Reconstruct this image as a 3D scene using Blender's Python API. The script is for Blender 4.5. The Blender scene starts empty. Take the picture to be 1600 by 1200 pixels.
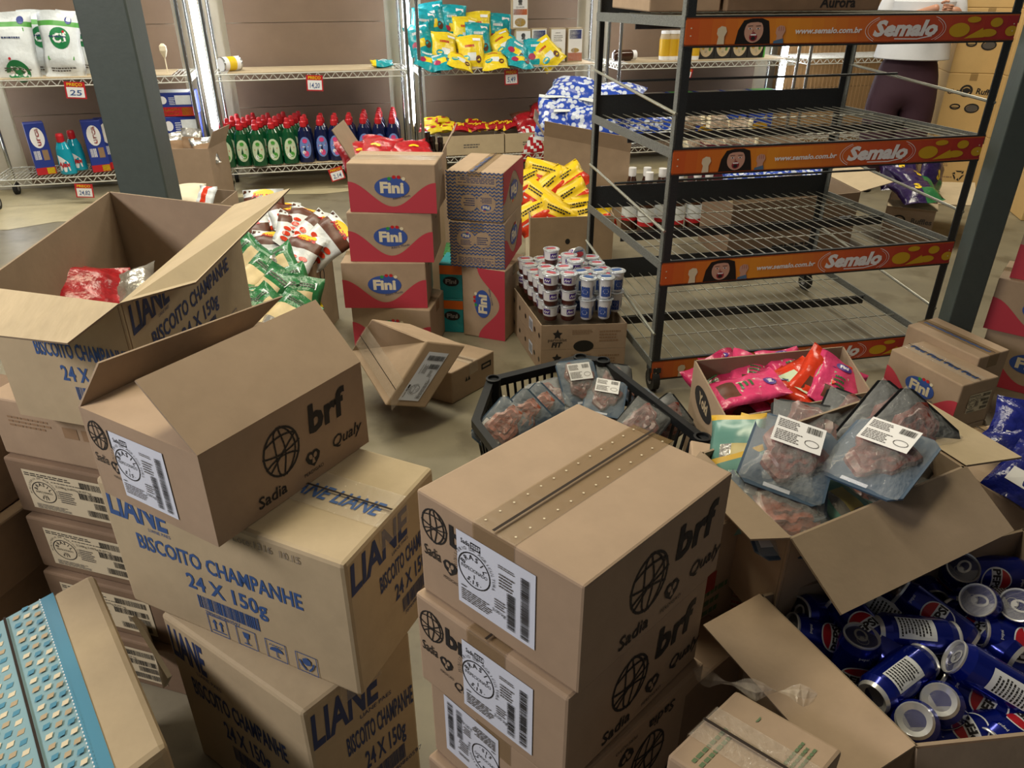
import bpy, bmesh, math, random
from mathutils import Vector, Matrix, Euler
sc = bpy.context.scene
COL = sc.collection
R_ = math.radians
# ------------------------------------------------------------------ camera
CF, CTH, CH = 1180.0, R_(28.5), 1.5
cam = bpy.data.objects.new('camera', bpy.data.cameras.new('camera')); COL.objects.link(cam)
cam.location = (0, 0, CH); cam.rotation_euler = (R_(90-28.5), 0, 0)
cam.data.sensor_width = 36; cam.data.lens = CF/1600*36; cam.data.clip_start = .02
sc.camera = cam
# ------------------------------------------------------------------ light
w = bpy.data.worlds.new('world'); sc.world = w; w.use_nodes = True
bg = w.node_tree.nodes['Background']; bg.inputs[0].default_value = (.95, .97, 1, 1); bg.inputs[1].default_value = .10
def area(name, loc, aim, size, sizey, power, col):
    l = bpy.data.lights.new(name, 'AREA'); l.shape = 'RECTANGLE'; l.size = size; l.size_y = sizey
    l.energy = power; l.color = col
    o = bpy.data.objects.new(name, l); COL.objects.link(o); o.location = loc
    o.rotation_euler = (Vector(aim)-Vector(loc)).to_track_quat('-Z', 'Y').to_euler(); return o
area('ceiling_lamp', (-2.7, .2, 2.35), (-.1, 1.1, .6), 1.4, .5, 70, (1, .93, .89))
area('ceiling_lamp', (-.7, 1.9, 3.5), (-.5, 1.6, 0), 1.6, .4, 50, (1, .89, .62))
area('ceiling_lamp', (-.6, 3.6, 3.4), (-.4, 3.8, 0), 2.4, .5, 62, (1, .92, .72))
area('ceiling_lamp', (2.6, 5.0, 3.4), (2.4, 5.0, 0), 2.2, .5, 85, (1, .92, .74))
area('ceiling_lamp', (-2.6, 4.6, 3.4), (-2.6, 5.0, 0), 2.0, .5, 95, (1, .95, .82))
vs = sc.view_settings; vs.view_transform = 'Standard'; vs.look = 'None'; vs.exposure = -0.06; vs.gamma = 1; vs.use_curve_mapping = False
# ------------------------------------------------------------------ pixel -> point helpers (1600x1200 frame)
def ray(px, py):
    a, b = (px-800)/CF, (py-600)/CF
    return Vector((a, math.cos(CTH)-b*math.sin(CTH), -math.sin(CTH)-b*math.cos(CTH)))
def at(px, py, z):
    d = ray(px, py); t = (z-CH)/d.z; return Vector((0, 0, CH))+d*t
def aty(px, py, y):
    d = ray(px, py); return Vector((0, 0, CH))+d*(y/d.y)
def proj(p):
    p = Vector(p)-Vector((0, 0, CH)); z = p.y*math.cos(CTH)-p.z*math.sin(CTH); v = -p.y*math.sin(CTH)-p.z*math.cos(CTH)
    return (800+CF*p.x/z, 600+CF*v/z)
# ------------------------------------------------------------------ materials
def lin(h):
    h = h.lstrip('#'); o = []
    for i in (0, 2, 4):
        c = int(h[i:i+2], 16)/255; o.append(c/12.92 if c <= .04045 else ((c+.055)/1.055)**2.4)
    return (*o, 1)
MATS = {}
def mat(key, col=None, rough=.6, metal=0, emit=0, alpha=1, var=0, scale=20, bump=0, bscale=60, coat=0, stretch=None, trans=0):
    if key in MATS: return MATS[key]
    m = bpy.data.materials.new(key); m.use_nodes = True; nt = m.node_tree; b = nt.nodes['Principled BSDF']
    c = lin(col); b.inputs['Base Color'].default_value = c; b.inputs['Roughness'].default_value = rough
    b.inputs['Metallic'].default_value = metal; b.inputs['Alpha'].default_value = alpha
    b.inputs['Coat Weight'].default_value = coat; b.inputs['Transmission Weight'].default_value = trans
    if emit:
        b.inputs['Emission Color'].default_value = c; b.inputs['Emission Strength'].default_value = emit
    if var or bump:
        tc = nt.nodes.new('ShaderNodeTexCoord'); mp = nt.nodes.new('ShaderNodeMapping')
        nt.links.new(tc.outputs['Object'], mp.inputs[0])
        if stretch: mp.inputs['Scale'].default_value = stretch
    if var:
        n = nt.nodes.new('ShaderNodeTexNoise'); n.inputs['Scale'].default_value = scale; n.inputs['Detail'].default_value = 6
        n.inputs['Roughness'].default_value = .65
        nt.links.new(mp.outputs[0], n.inputs['Vector'])
        r = nt.nodes.new('ShaderNodeValToRGB'); r.color_ramp.elements[0].position = .3; r.color_ramp.elements[1].position = .7
        r.color_ramp.elements[0].color = tuple(x*(1-var) for x in c[:3])+(1,); r.color_ramp.elements[1].color = tuple(min(1, x*(1+var)) for x in c[:3])+(1,)
        nt.links.new(n.outputs['Fac'], r.inputs[0]); nt.links.new(r.outputs[0], b.inputs['Base Color'])
    if bump:
        n2 = nt.nodes.new('ShaderNodeTexNoise'); n2.inputs['Scale'].default_value = bscale; n2.inputs['Detail'].default_value = 3
        nt.links.new(mp.outputs[0], n2.inputs['Vector'])
        bp = nt.nodes.new('ShaderNodeBump'); bp.inputs['Strength'].default_value = bump; bp.inputs['Distance'].default_value = .01
        nt.links.new(n2.outputs['Fac'], bp.inputs['Height']); nt.links.new(bp.outputs[0], b.inputs['Normal'])
    MATS[key] = m; return m
mat('kraft', '#a48d75', .75, var=.10, scale=9, bump=.10, bscale=26)
mat('kraft_pink', '#a28b74', .75, var=.07, scale=12, bump=.06, bscale=30)
mat('kraft_pale', '#b2a082', .75, var=.08, scale=9, bump=.12, bscale=22)
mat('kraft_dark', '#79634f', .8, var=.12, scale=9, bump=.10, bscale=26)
mat('kraft_in', '#95826d', .85, var=.08, scale=12, bump=.05)
mat('kraft_flute', '#b5a487', .8, var=.10, scale=30, bump=.30, bscale=40, stretch=(1, .05, 1))
mat('tape', '#8a7048', .3, alpha=.42, bump=.05, bscale=60)
mat('clear_tape', '#D8CDBB', .12, alpha=.28, bump=.5, bscale=70)
mat('seam', '#2b2018', .9)
mat('ink_black', '#1d1b1c', .7); mat('ink_grey', '#55504c', .7); mat('ink_blue', '#33548c', .7); mat('ink_navy', '#2b3a66', .7)
mat('ink_green', '#5c7350', .7); mat('ink_red', '#9c3a2c', .7); mat('ink_tan', '#8f7357', .8); mat('stamp', '#7e7468', .8)
mat('sticker', '#D5DBEA', .45); mat('sticker_warm', '#CFC3A8', .5)
mat('white', '#E8E8EA', .4); mat('cream', '#D9CDB0', .5); mat('black', '#141416', .4); mat('grey', '#8b8b8b', .5)
mat('red', '#B81F28', .35); mat('fini_red', '#B53545', .6); mat('fini_pink', '#C4495A', .6); mat('fini_blue', '#33509a', .5)
mat('yellow', '#E5C21E', .35); mat('orange', '#DD6B1F', .4); mat('teal', '#1F95A0', .25, bump=.3, bscale=30); mat('blue', '#20389a', .35)
mat('green', '#2f8f45', .35); mat('pink', '#D6437c', .25, bump=.3, bscale=30); mat('magenta', '#A3264f', .3)
mat('chrome', '#B9BCB8', .22, metal=1); mat('rack_black', '#23272a', .45, var=.35, scale=260, bump=.25, bscale=260)
mat('rack_grey', '#6d706c', .45, metal=.3, var=.5, scale=220, bump=.3, bscale=220); mat('wire', '#A6A79c', .3, metal=.6); mat('rubber', '#1c1d1f', .6)
mat('led', '#F4F8FF', emit=26)
mat('skin', '#B08068', .5); mat('skin_print', '#C79A86', .5); mat('hair', '#17110f', .5)
# ------------------------------------------------------------------ object helpers
def tag(o, label=None, cat=None, group=None, kind=None):
    if label: o['label'] = label
    if cat: o['category'] = cat
    if group: o['group'] = group
    if kind: o['kind'] = kind
    return o
def thing(name, label, cat, loc=(0, 0, 0), rot=(0, 0, 0), group=None):
    o = bpy.data.objects.new(name, None); COL.objects.link(o); o.empty_display_size = .05
    o.location = loc; o.rotation_euler = rot; return tag(o, label, cat, group)
def dup(root, loc=None, rot=None, label=None, group=None, scale=None):
    r = root.copy(); COL.objects.link(r)
    for ch in list(root.children):
        c = ch.copy(); COL.objects.link(c); c.parent = r
        for g in ch.children:
            d = g.copy(); COL.objects.link(d); d.parent = c
    if loc is not None: r.location = loc
    if rot is not None: r.rotation_euler = rot
    if scale is not None: r.scale = scale
    if label: r['label'] = label
    if group: r['group'] = group
    return r
class Proto:
    def __init__(s, o): s.o = o; s.used = False
    def put(s, loc, rot=(0, 0, 0), label=None, group=None, scale=None):
        if not s.used:
            s.used = True; o = s.o; o.location = loc; o.rotation_euler = rot
            if scale is not None: o.scale = scale
            return tag(o, label, None, group)
        return dup(s.o, loc, rot, label, group, scale or (1, 1, 1))
ORD = 'first second third fourth fifth sixth seventh eighth ninth tenth eleventh twelfth thirteenth fourteenth fifteenth sixteenth seventeenth eighteenth nineteenth twentieth'.split()
def label_row(objs, fmt):
    for i, o in enumerate(sorted(objs, key=lambda o: proj(o.location)[0])): o['label'] = fmt.format(ORD[i])
class MB:
    def __init__(s): s.v = []; s.f = []; s.m = []; s.k = []; s.sm = []
    def mi(s, k):
        if k not in s.k: s.k.append(k)
        return s.k.index(k)
    def add(s, vs, fs, k, smooth=False):
        b = len(s.v); s.v += [tuple(p) for p in vs]; i = s.mi(k)
        for f in fs: s.f.append(tuple(b+j for j in f)); s.m.append(i); s.sm.append(smooth)
    def box(s, c, size, k, M=None):
        x, y, z = (a/2 for a in size); c = Vector(c)
        p = [Vector((i*x, j*y, l*z)) for l in (-1, 1) for i, j in ((-1, -1), (1, -1), (1, 1), (-1, 1))]
        if M is not None: p = [M @ q for q in p]
        s.add([c+q for q in p], [(3, 2, 1, 0), (4, 5, 6, 7), (0, 1, 5, 4), (1, 2, 6, 5), (2, 3, 7, 6), (3, 0, 4, 7)], k)
    def hexa(s, p, k):   # 4 bottom, 4 top (same order, ccw from above)
        s.add(p, [(3, 2, 1, 0), (4, 5, 6, 7), (0, 1, 5, 4), (1, 2, 6, 5), (2, 3, 7, 6), (3, 0, 4, 7)], k)
    def tube(s, a, b, r, k, n=8, r2=None):
        a, b = Vector(a), Vector(b); d = (b-a).normalized(); u = d.orthogonal().normalized(); v = d.cross(u); r2 = r if r2 is None else r2
        p = []
        for c, q in ((a, r), (b, r2)):
            for i in range(n):
                t = 2*math.pi*i/n; p.append(c+u*(q*math.cos(t))+v*(q*math.sin(t)))
        s.add(p, [(i, (i+1) % n, n+(i+1) % n, n+i) for i in range(n)], k, True)
        s.add(p, [tuple(range(n-1, -1, -1)), tuple(range(n, 2*n))], k)
    def bar(s, a, b, w, t, k, up=(0, 0, 1)):
        a, b = Vector(a), Vector(b); d = (b-a).normalized(); u = Vector(up); u = (u-d*u.dot(d)).normalized(); n = d.cross(u)
        q = [n*(-t/2)-u*(w/2), n*(t/2)-u*(w/2), n*(t/2)+u*(w/2), n*(-t/2)+u*(w/2)]
        s.hexa([a+x for x in q]+[b+x for x in q], k)
    def lathe(s, prof, ks, n=20, sx=1, sy=1, c=(0, 0, 0)):   # prof (r,z); ks material per segment
        c = Vector(c); rings = [[c+Vector((r*math.cos(2*math.pi*i/n)*sx, r*math.sin(2*math.pi*i/n)*sy, z)) for i in range(n)] for r, z in prof]
        for j in range(len(prof)-1):
            k = ks if isinstance(ks, str) else ks[min(j, len(ks)-1)]
            s.add(rings[j]+rings[j+1], [(i, (i+1) % n, n+(i+1) % n, n+i) for i in range(n)], k, True)
        k0 = ks if isinstance(ks, str) else ks[0]; k1 = ks if isinstance(ks, str) else ks[-1]
        if prof[0][0] > 1e-4: s.add(rings[0], [tuple(range(n-1, -1, -1))], k0)
        if prof[-1][0] > 1e-4: s.add(rings[-1], [tuple(range(n))], k1)
    def pr(s, shapes, mp):     # printed 2D shapes through a mapper
        for i, (V, F, k) in enumerate(shapes):
            s.add([mp(x, y) for x, y in V], F, k)
    def build(s, name, parent=None, origin=None, smooth=False):
        me = bpy.data.meshes.new(name); o = Vector(origin) if origin is not None else Vector()
        me.from_pydata([tuple(Vector(p)-o) for p in s.v], [], s.f)
        for k in s.k: me.materials.append(MATS[k])
        me.polygons.foreach_set('material_index', s.m)
        me.polygons.foreach_set('use_smooth', [smooth or q for q in s.sm]); me.update()
        ob = bpy.data.objects.new(name, me); COL.objects.link(ob)
        if parent is not None: ob.parent = parent
        else: ob.location = o
        return ob
# ------------------------------------------------------------------ 2D print shapes -> (verts, faces, material)
_tc = {}
def _text(st, bold, shear):
    key = (st, bold, shear)
    if key in _tc: return _tc[key]
    cu = bpy.data.curves.new('t', 'FONT'); cu.body = st; cu.resolution_u = 2; cu.fill_mode = 'FRONT'; cu.offset = bold; cu.shear = shear
    ob = bpy.data.objects.new('t', cu); COL.objects.link(ob)
    dg = bpy.context.evaluated_depsgraph_get(); ev = ob.evaluated_get(dg); me = ev.to_mesh()
    V = [(v.co.x, v.co.y) for v in me.vertices]; F = [tuple(p.vertices) for p in me.polygons]
    ev.to_mesh_clear(); bpy.data.objects.remove(ob); bpy.data.curves.remove(cu)
    CAP = .70; x0 = min([v[0] for v in V] or [0]); x1 = max([v[0] for v in V] or [0])
    V = [((x-x0)/CAP, y/CAP) for x, y in V]; _tc[key] = (V, F, (x1-x0)/CAP); return _tc[key]
def T(st, x, y, cap, k, width=None, bold=0, shear=0, rot=0, al='l'):
    V, F, W = _text(st, bold, shear)
    sx = cap if width is None else width/max(W, 1e-6)
    off = 0 if al == 'l' else (-W*sx/2 if al == 'c' else -W*sx)
    c, s = math.cos(R_(rot)), math.sin(R_(rot)); o = []
    for a, b in V:
        a, b = a*sx+off, b*cap; o.append((x+a*c-b*s, y+a*s+b*c))
    return (o, F, k)
def Tarc(st, cx, cy, r, cap, k, a0, a1, bold=0, inward=False):
    out = []
    for i, ch in enumerate(st):
        if ch == ' ': continue
        a = a0+(a1-a0)*i/max(1, len(st)-1)
        out.append(T(ch, cx+r*math.cos(R_(a)), cy+r*math.sin(R_(a)), cap, k, rot=(a+90 if inward else a-90), al='c', bold=bold))
    return out
def rect(x, y, w, h, k): return ([(x, y), (x+w, y), (x+w, y+h), (x, y+h)], [(0, 1, 2, 3)], k)
def poly(P, k): return (list(P), [tuple(range(len(P)))], k)
def ell(cx, cy, rx, ry, k, n=24, rot=0):
    c, s = math.cos(R_(rot)), math.sin(R_(rot)); V = []
    if n >= 16:
        for q in (1, .7, .35):
            for i in range(n):
                a, b = q*rx*math.cos(2*math.pi*i/n), q*ry*math.sin(2*math.pi*i/n); V.append((cx+a*c-b*s, cy+a*s+b*c))
        F = [(j*n+i, j*n+(i+1) % n, (j+1)*n+(i+1) % n, (j+1)*n+i) for j in range(2) for i in range(n)]+[tuple(range(2*n, 3*n))]
        return (V, F, k)
    for i in range(n):
        a, b = rx*math.cos(2*math.pi*i/n), ry*math.sin(2*math.pi*i/n); V.append((cx+a*c-b*s, cy+a*s+b*c))
    return (V, [tuple(range(n))], k)
def stroke(P, w, k, closed=False):
    V, F = [], []; Q = list(P)+([P[0]] if closed else [])
    for i in range(len(Q)-1):
        (x0, y0), (x1, y1) = Q[i], Q[i+1]; d = math.hypot(x1-x0, y1-y0) or 1; nx, ny = -(y1-y0)/d*w/2, (x1-x0)/d*w/2
        ex, ey = (x1-x0)/d*w*.3, (y1-y0)/d*w*.3
        b = len(V); V += [(x0-nx-ex, y0-ny-ey), (x1-nx+ex, y1-ny+ey), (x1+nx+ex, y1+ny+ey), (x0+nx-ex, y0+ny-ey)]; F.append((b, b+1, b+2, b+3))
    return (V, F, k)
def ring(cx, cy, rx, ry, w, k, n=28, a0=0, a1=360):
    V, F = [], []
    for i in range(n+1):
        a = R_(a0+(a1-a0)*i/n); c, s = math.cos(a), math.sin(a); V += [(cx+rx*c, cy+ry*s), (cx+(rx-w)*c, cy+(ry-w)*s)]
    F = [(2*i, 2*i+2, 2*i+3, 2*i+1) for i in range(n)]; return (V, F, k)
def barcode(x, y, w, h, k, n=30, seed=1, vert=False):
    r = random.Random(seed); V, F = [], []; L = h if vert else w; p = 0; st = L/n
    while p < L-st*.6:
        q = st*r.choice((.4, .5, .8, 1.1)); b = len(V)
        V += ([(x, y+p), (x+w, y+p), (x+w, y+p+q), (x, y+p+q)] if vert else [(x+p, y), (x+p+q, y), (x+p+q, y+h), (x+p, y+h)]); F.append((b, b+1, b+2, b+3))
        p += q+st*r.choice((.4, .5, .7))
    return (V, F, k)
def lines(x, y, w, h, n, k, seed=1):       # lines of fine print too small to read
    r = random.Random(seed); V, F = [], []; dy = h/n
    for i in range(n):
        p = x
        while p < x+w*r.uniform(.75, 1):
            q = min(w*r.uniform(.05, .16), x+w-p); b = len(V); yy = y+h-(i+1)*dy
            V += [(p, yy), (p+q, yy), (p+q, yy+dy*.5), (p, yy+dy*.5)]; F.append((b, b+1, b+2, b+3)); p += q+w*.025
    return (V, F, k)
def shift(sh, dx, dy, s=1, rot=0):
    c, q = math.cos(R_(rot)), math.sin(R_(rot))
    return [([(dx+s*(x*c-y*q), dy+s*(x*q+y*c)) for x, y in V], F, k) for V, F, k in sh]
# ------------------------------------------------------------------ print designs
def globe(cx, cy, r, k):
    o = [ring(cx, cy, r*.86, r, r*.085, k)]
    for t in (-.55, -.05, .5): o.append(stroke([(cx+r*.86*(t+.25*(a*a-1)*-1)*math.sqrt(max(0, 1-a*a*.98)), cy+r*a) for a in [i/6 for i in range(-6, 7)]], r*.07, k))
    for t, b in ((-.45, .25), (.1, -.2), (.5, .2)):
        o.append(stroke([(cx+r*.86*a*math.sqrt(max(0, 1-t*t)), cy+r*(t+b*(1-a*a))*.9) for a in [i/5 for i in range(-5, 6)]], r*.07, k))
    o.append(stroke([(cx-r*.6, cy-r*.6), (cx, cy-.1*r), (cx+r*.7, cy+r*.45)], r*.07, k)); return o
def badge(cx, cy, s):
    h = [(0, -1), (.75, -.35), (.95, .25), (.6, .7), (.2, .75), (0, .6), (-.2, .75), (-.6, .7), (-.95, .25), (-.75, -.35)]
    return [poly([(cx+x*s, cy+y*s) for x, y in h], 'ink_black'), ell(cx-s*.3, cy+s*.2, s*.22, s*.3, 'kraft_pink', 10, 20), ell(cx+s*.3, cy+s*.2, s*.22, s*.3, 'kraft_pink', 10, -20), poly([(cx-s*.1, cy), (cx+s*.1, cy), (cx+s*.2, cy-s*.6), (cx-s*.2, cy-s*.6)], 'kraft_pink')]
def pr_brf_long(W, H):
    return globe(.42*W, .55*H, .27*H, 'ink_black')+[T('brf', .60*W, .55*H, .30*H, 'ink_black', bold=.035, shear=.08), T('Sadia', .24*W, .09*H, .125*H, 'ink_black', bold=.015, shear=.12),
        T('Qualy', .74*W, .22*H, .13*H, 'ink_black', shear=.3, bold=.01), T('PERDIGAO', .53*W, .10*H, .04*H, 'ink_black')]+badge(.60*W, .27*H, .105*H)
def pr_brf_short(W, H):
    return globe(.115*W, .74*H, .16*H, 'ink_black')+[T('brf', .22*W, .66*H, .19*H, 'ink_black', bold=.035), T('Sadia', .035*W, .42*H, .1*H, 'ink_black', width=.115*W, bold=.01),
        T('Qualy', .27*W, .22*H, .09*H, 'ink_black', shear=.3), T('PERDIGAO', .165*W, .29*H, .028*H, 'ink_black', width=.10*W)]+badge(.215*W, .43*H, .08*H)
def sif_label(w, h):
    k = 'ink_black'; cx, cy, r = .23*w, .56*h, .235*h
    o = [T('Sadia', .06*w, .86*h, .06*h, k, width=.12*w, bold=.01), rect(.19*w, .85*h, .13*w, .085*h, k), T('SSSF', .2*w, .868*h, .05*h, 'sticker', bold=.02), ring(cx, cy, r, r, .016*h, k)]
    o += Tarc('BRASIL', cx, cy, r*.60, .066*h, k, 158, 22, .012)+[T('INSPECIONADO', cx, cy-.02*h, .048*h, k, width=r*1.6, al='c'), T('1', cx, cy-.11*h, .06*h, k, al='c')]
    o += Tarc('S.I.F.', cx, cy, r*.80, .06*h, k, 240, 300, .01, True)+Tarc('MINISTERIO DA AGRICULTURA', cx, cy, r*1.12, .04*h, k, 195, -15)
    o += [lines(.55*w, .83*h, .2*w, .05*h, 2, 'ink_grey', 3), lines(.56*w, .58*h, .19*w, .2*h, 5, 'ink_grey', 4), lines(.05*w, .08*h, .44*w, .17*h, 6, 'ink_grey', 5), lines(.05*w, .27*h, .07*w, .03*h, 1, k, 6),
          T('3.00 kg', .47*w, .19*h, .045*h, k, rot=0, bold=.005), lines(.5*w, .26*h, .14*w, .14*h, 4, 'ink_grey', 8), barcode(.66*w, .07*h, .1*w, .5*h, k, 46, 2, True), barcode(.83*w, .06*h, .1*w, .82*h, k, 70, 3, True)]
    return o
def sif_label2(w, h):
    k = 'ink_black'; cx, cy, r = .18*w, .47*h, .27*h
    o = [lines(.02*w, .86*h, .5*w, .1*h, 2, k, 3), lines(.3*w, .78*h, .35*w, .04*h, 1, k, 4), ring(cx, cy, r*1.15, r, .02*h, k)]
    o += Tarc('BRASIL', cx, cy, r*.60, .08*h, k, 158, 22, .012)+[T('INSPECIONADO', cx, cy-.03*h, .05*h, k, width=r*1.6, al='c'), T('250', cx, cy-.13*h, .06*h, k, al='c')]+Tarc('SIF', cx, cy, r*.75, .075*h, k, 245, 295, .01, True)
    o += Tarc('MINISTERIO DA AGRICULTURA', cx, cy, r*1.25, .045*h, k, 190, -10)
    o += [lines(.05*w, .03*h, .4*w, .13*h, 4, 'ink_grey', 5), T('3.248kg 3.497kg 8.257 kg', .34*w, .68*h, .055*h, k, width=.38*w), lines(.35*w, .3*h, .16*w, .32*h, 6, 'ink_grey', 9)]
    for i, (x, y) in enumerate(((.62, .78), (.58, .5), (.72, .3), (.62, .08))): o.append(barcode(x*w, y*h, (.96-x)*w, .16*h, k, 40, i+11))
    return o
def icon(x, y, s, kind, k):
    o = [stroke([(x, y), (x+s, y), (x+s, y+s), (x, y+s)], s*.04, k, True)]
    if kind == 0:
        for d in (.33, .67): o += [stroke([(x+s*d, y+s*.28), (x+s*d, y+s*.7)], s*.08, k), poly([(x+s*(d-.12), y+s*.62), (x+s*(d+.12), y+s*.62), (x+s*d, y+s*.85)], k)]
        o.append(stroke([(x+s*.15, y+s*.18), (x+s*.85, y+s*.18)], s*.06, k))
    elif kind == 1: o += [poly([(x+s*.32, y+s*.82), (x+s*.68, y+s*.82), (x+s*.62, y+s*.52), (x+s*.5, y+s*.44), (x+s*.38, y+s*.52)], k), stroke([(x+s*.5, y+s*.48), (x+s*.5, y+s*.2)], s*.06, k), stroke([(x+s*.34, y+s*.18), (x+s*.66, y+s*.18)], s*.06, k)]
    elif kind == 2: o += [poly([(x+s*(.5+.34*math.cos(R_(a))), y+s*(.45+.25*math.sin(R_(a)))) for a in range(0, 181, 20)], k), stroke([(x+s*.5, y+s*.45), (x+s*.5, y+s*.18), (x+s*.6, y+s*.15)], s*.05, k)]+[stroke([(x+s*d, y+s*.82), (x+s*(d-.06), y+s*.74)], s*.04, k) for d in (.25, .4, .55, .7, .85)]
    else: o += [poly([(x+s*.5, y+s*.85), (x+s*.7, y+s*.72), (x+s*.7, y+s*.5), (x+s*.5, y+s*.4), (x+s*.3, y+s*.5), (x+s*.3, y+s*.72)], k), stroke([(x+s*.15, y+s*.6), (x+s*.25, y+s*.35), (x+s*.42, y+s*.15)], s*.09, k), stroke([(x+s*.85, y+s*.6), (x+s*.75, y+s*.35), (x+s*.58, y+s*.15)], s*.09, k)]
    return o
def pr_liane(W, H, k='ink_blue', short=False):
    a = .30 if short else .13; b = .97 if short else .82
    o = [T('LIANE', .03*W, .76*H, .19*H, k, width=(.62 if short else .27)*W, bold=.03, shear=.12), T('LIANE PAES', (.45 if short else .2)*W, .715*H, .025*H, k),
         T('BISCOITO CHAMPANHE', a*W, .55*H, .115*H, k, width=(b-a)*W, bold=.022), T('24 X 150g', (a+b)/2*W+.02*W, .37*H, .115*H, k, width=(.42 if short else .34)*W, al='c', bold=.022)]
    o.append(barcode((a+b)/2*W-.12*W, .22*H, .26*W if not short else .32*W, .105*H, k, 40, 5)); o.append(T('7896080860597', (a+b)/2*W-.1*W, .18*H, .03*H, k))
    if not short:
        for i in range(4): o += icon((.38+i*.125)*W, .03*H, .15*H, i, k)
    return o
def pr_lote(W, H): return [T('Val 09/25  Lote:1316  10.15', .42*W, .9*H, .05*H, 'stamp', width=.42*W)]
def fini_logo(cx, cy, rx, k='fini_blue', txt='cream'):
    o = [ell(cx, cy, rx, rx*.58, k), T('Fini', cx, cy-rx*.28, rx*.58, txt, width=rx*1.35, bold=.045, al='c')]
    for i, c in enumerate(('green', 'red', 'red', 'cream')): o.append(ell(cx+rx*(-.12+i*.27), cy+rx*(.50+.1*math.sin(i*1.05)), rx*.11, rx*.1, c, 10))
    return o
def pr_fini(W, H, rc='fini_red'):
    n = 24; cv = [(W*i/n, H*(.38-.25*math.cos(math.pi*2*(i/n-.5)) if True else 0)) for i in range(n+1)]
    sh = []
    for i in range(n): sh.append(poly([(cv[i][0], 0), (cv[i+1][0], 0), cv[i+1], cv[i]], rc))
    return sh+fini_logo(.5*W, .52*H, .2*W)+[T('Adoro, Mundo', .50*W, .27*H, .045*H, 'ink_navy', rot=12)]
def pr_chev(W, H):
    o = []
    for j in range(14):
        y = H*(j+.35)/14; n = 26; a = H*.018
        o.append(stroke([(W*i/n, y+(a if i % 2 else -a)) for i in range(n+1)], H*.022, 'ink_blue'))
    o += [rect(.12*W, .1*H, .7*W, .17*H, 'kraft'), ell(.3*W, .62*H, .17*W, .19*H, 'kraft'), ell(.6*W, .62*H, .15*W, .17*H, 'kraft')]
    o += [lines(.15*W, .12*H, .64*W, .12*H, 4, 'ink_navy', 2)]+fini_logo(.3*W, .7*H, .09*W)+[lines(.2*W, .5*H, .22*W, .12*H, 4, 'ink_navy', 7), lines(.5*W, .52*H, .2*W, .18*H, 4, 'ink_navy', 8)]
    return o
def recycle(cx, cy, r, k):
    o = []
    for i in range(3):
        a = 90+120*i; p = [(cx+r*math.cos(R_(a+d))*q, cy+r*math.sin(R_(a+d))*q) for d, q in ((-38, 1), (38, 1), (30, .62), (-30, .62))]
        o.append(poly(p, k)); b = a-58; o.append(poly([(cx+r*1.15*math.cos(R_(b+16)), cy+r*1.15*math.sin(R_(b+16))), (cx+r*.5*math.cos(R_(b+16)), cy+r*.5*math.sin(R_(b+16))), (cx+r*.82*math.cos(R_(b-12)), cy+r*.82*math.sin(R_(b-12)))], k))
    return o
def pr_snack(W, H):
    o = recycle(.88*W, .1*H, .045*H, 'ink_black') if False else []
    K = 'ink_black'; o += [ring(.42*W, .72*H, .13*W, .10*H, .014, K, 18), ell(.42*W, .72*H, .07*W, .05*H, K, 12), T('Ruffles', .62*W, .68*H, .09*H, K, bold=.03, rot=-6), T('Cheetos', .06*W, .66*H, .075*H, K, bold=.03, rot=8),
          ring(.28*W, .46*H, .11*W, .05*H, .010, K, 14), lines(.2*W, .44*H, .16*W, .04*H, 1, K, 2), ell(.62*W, .44*H, .13*W, .06*H, 'ink_grey', 16, 15), ring(.62*W, .44*H, .15*W, .08*H, .010, K, 16)]
    return o
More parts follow.
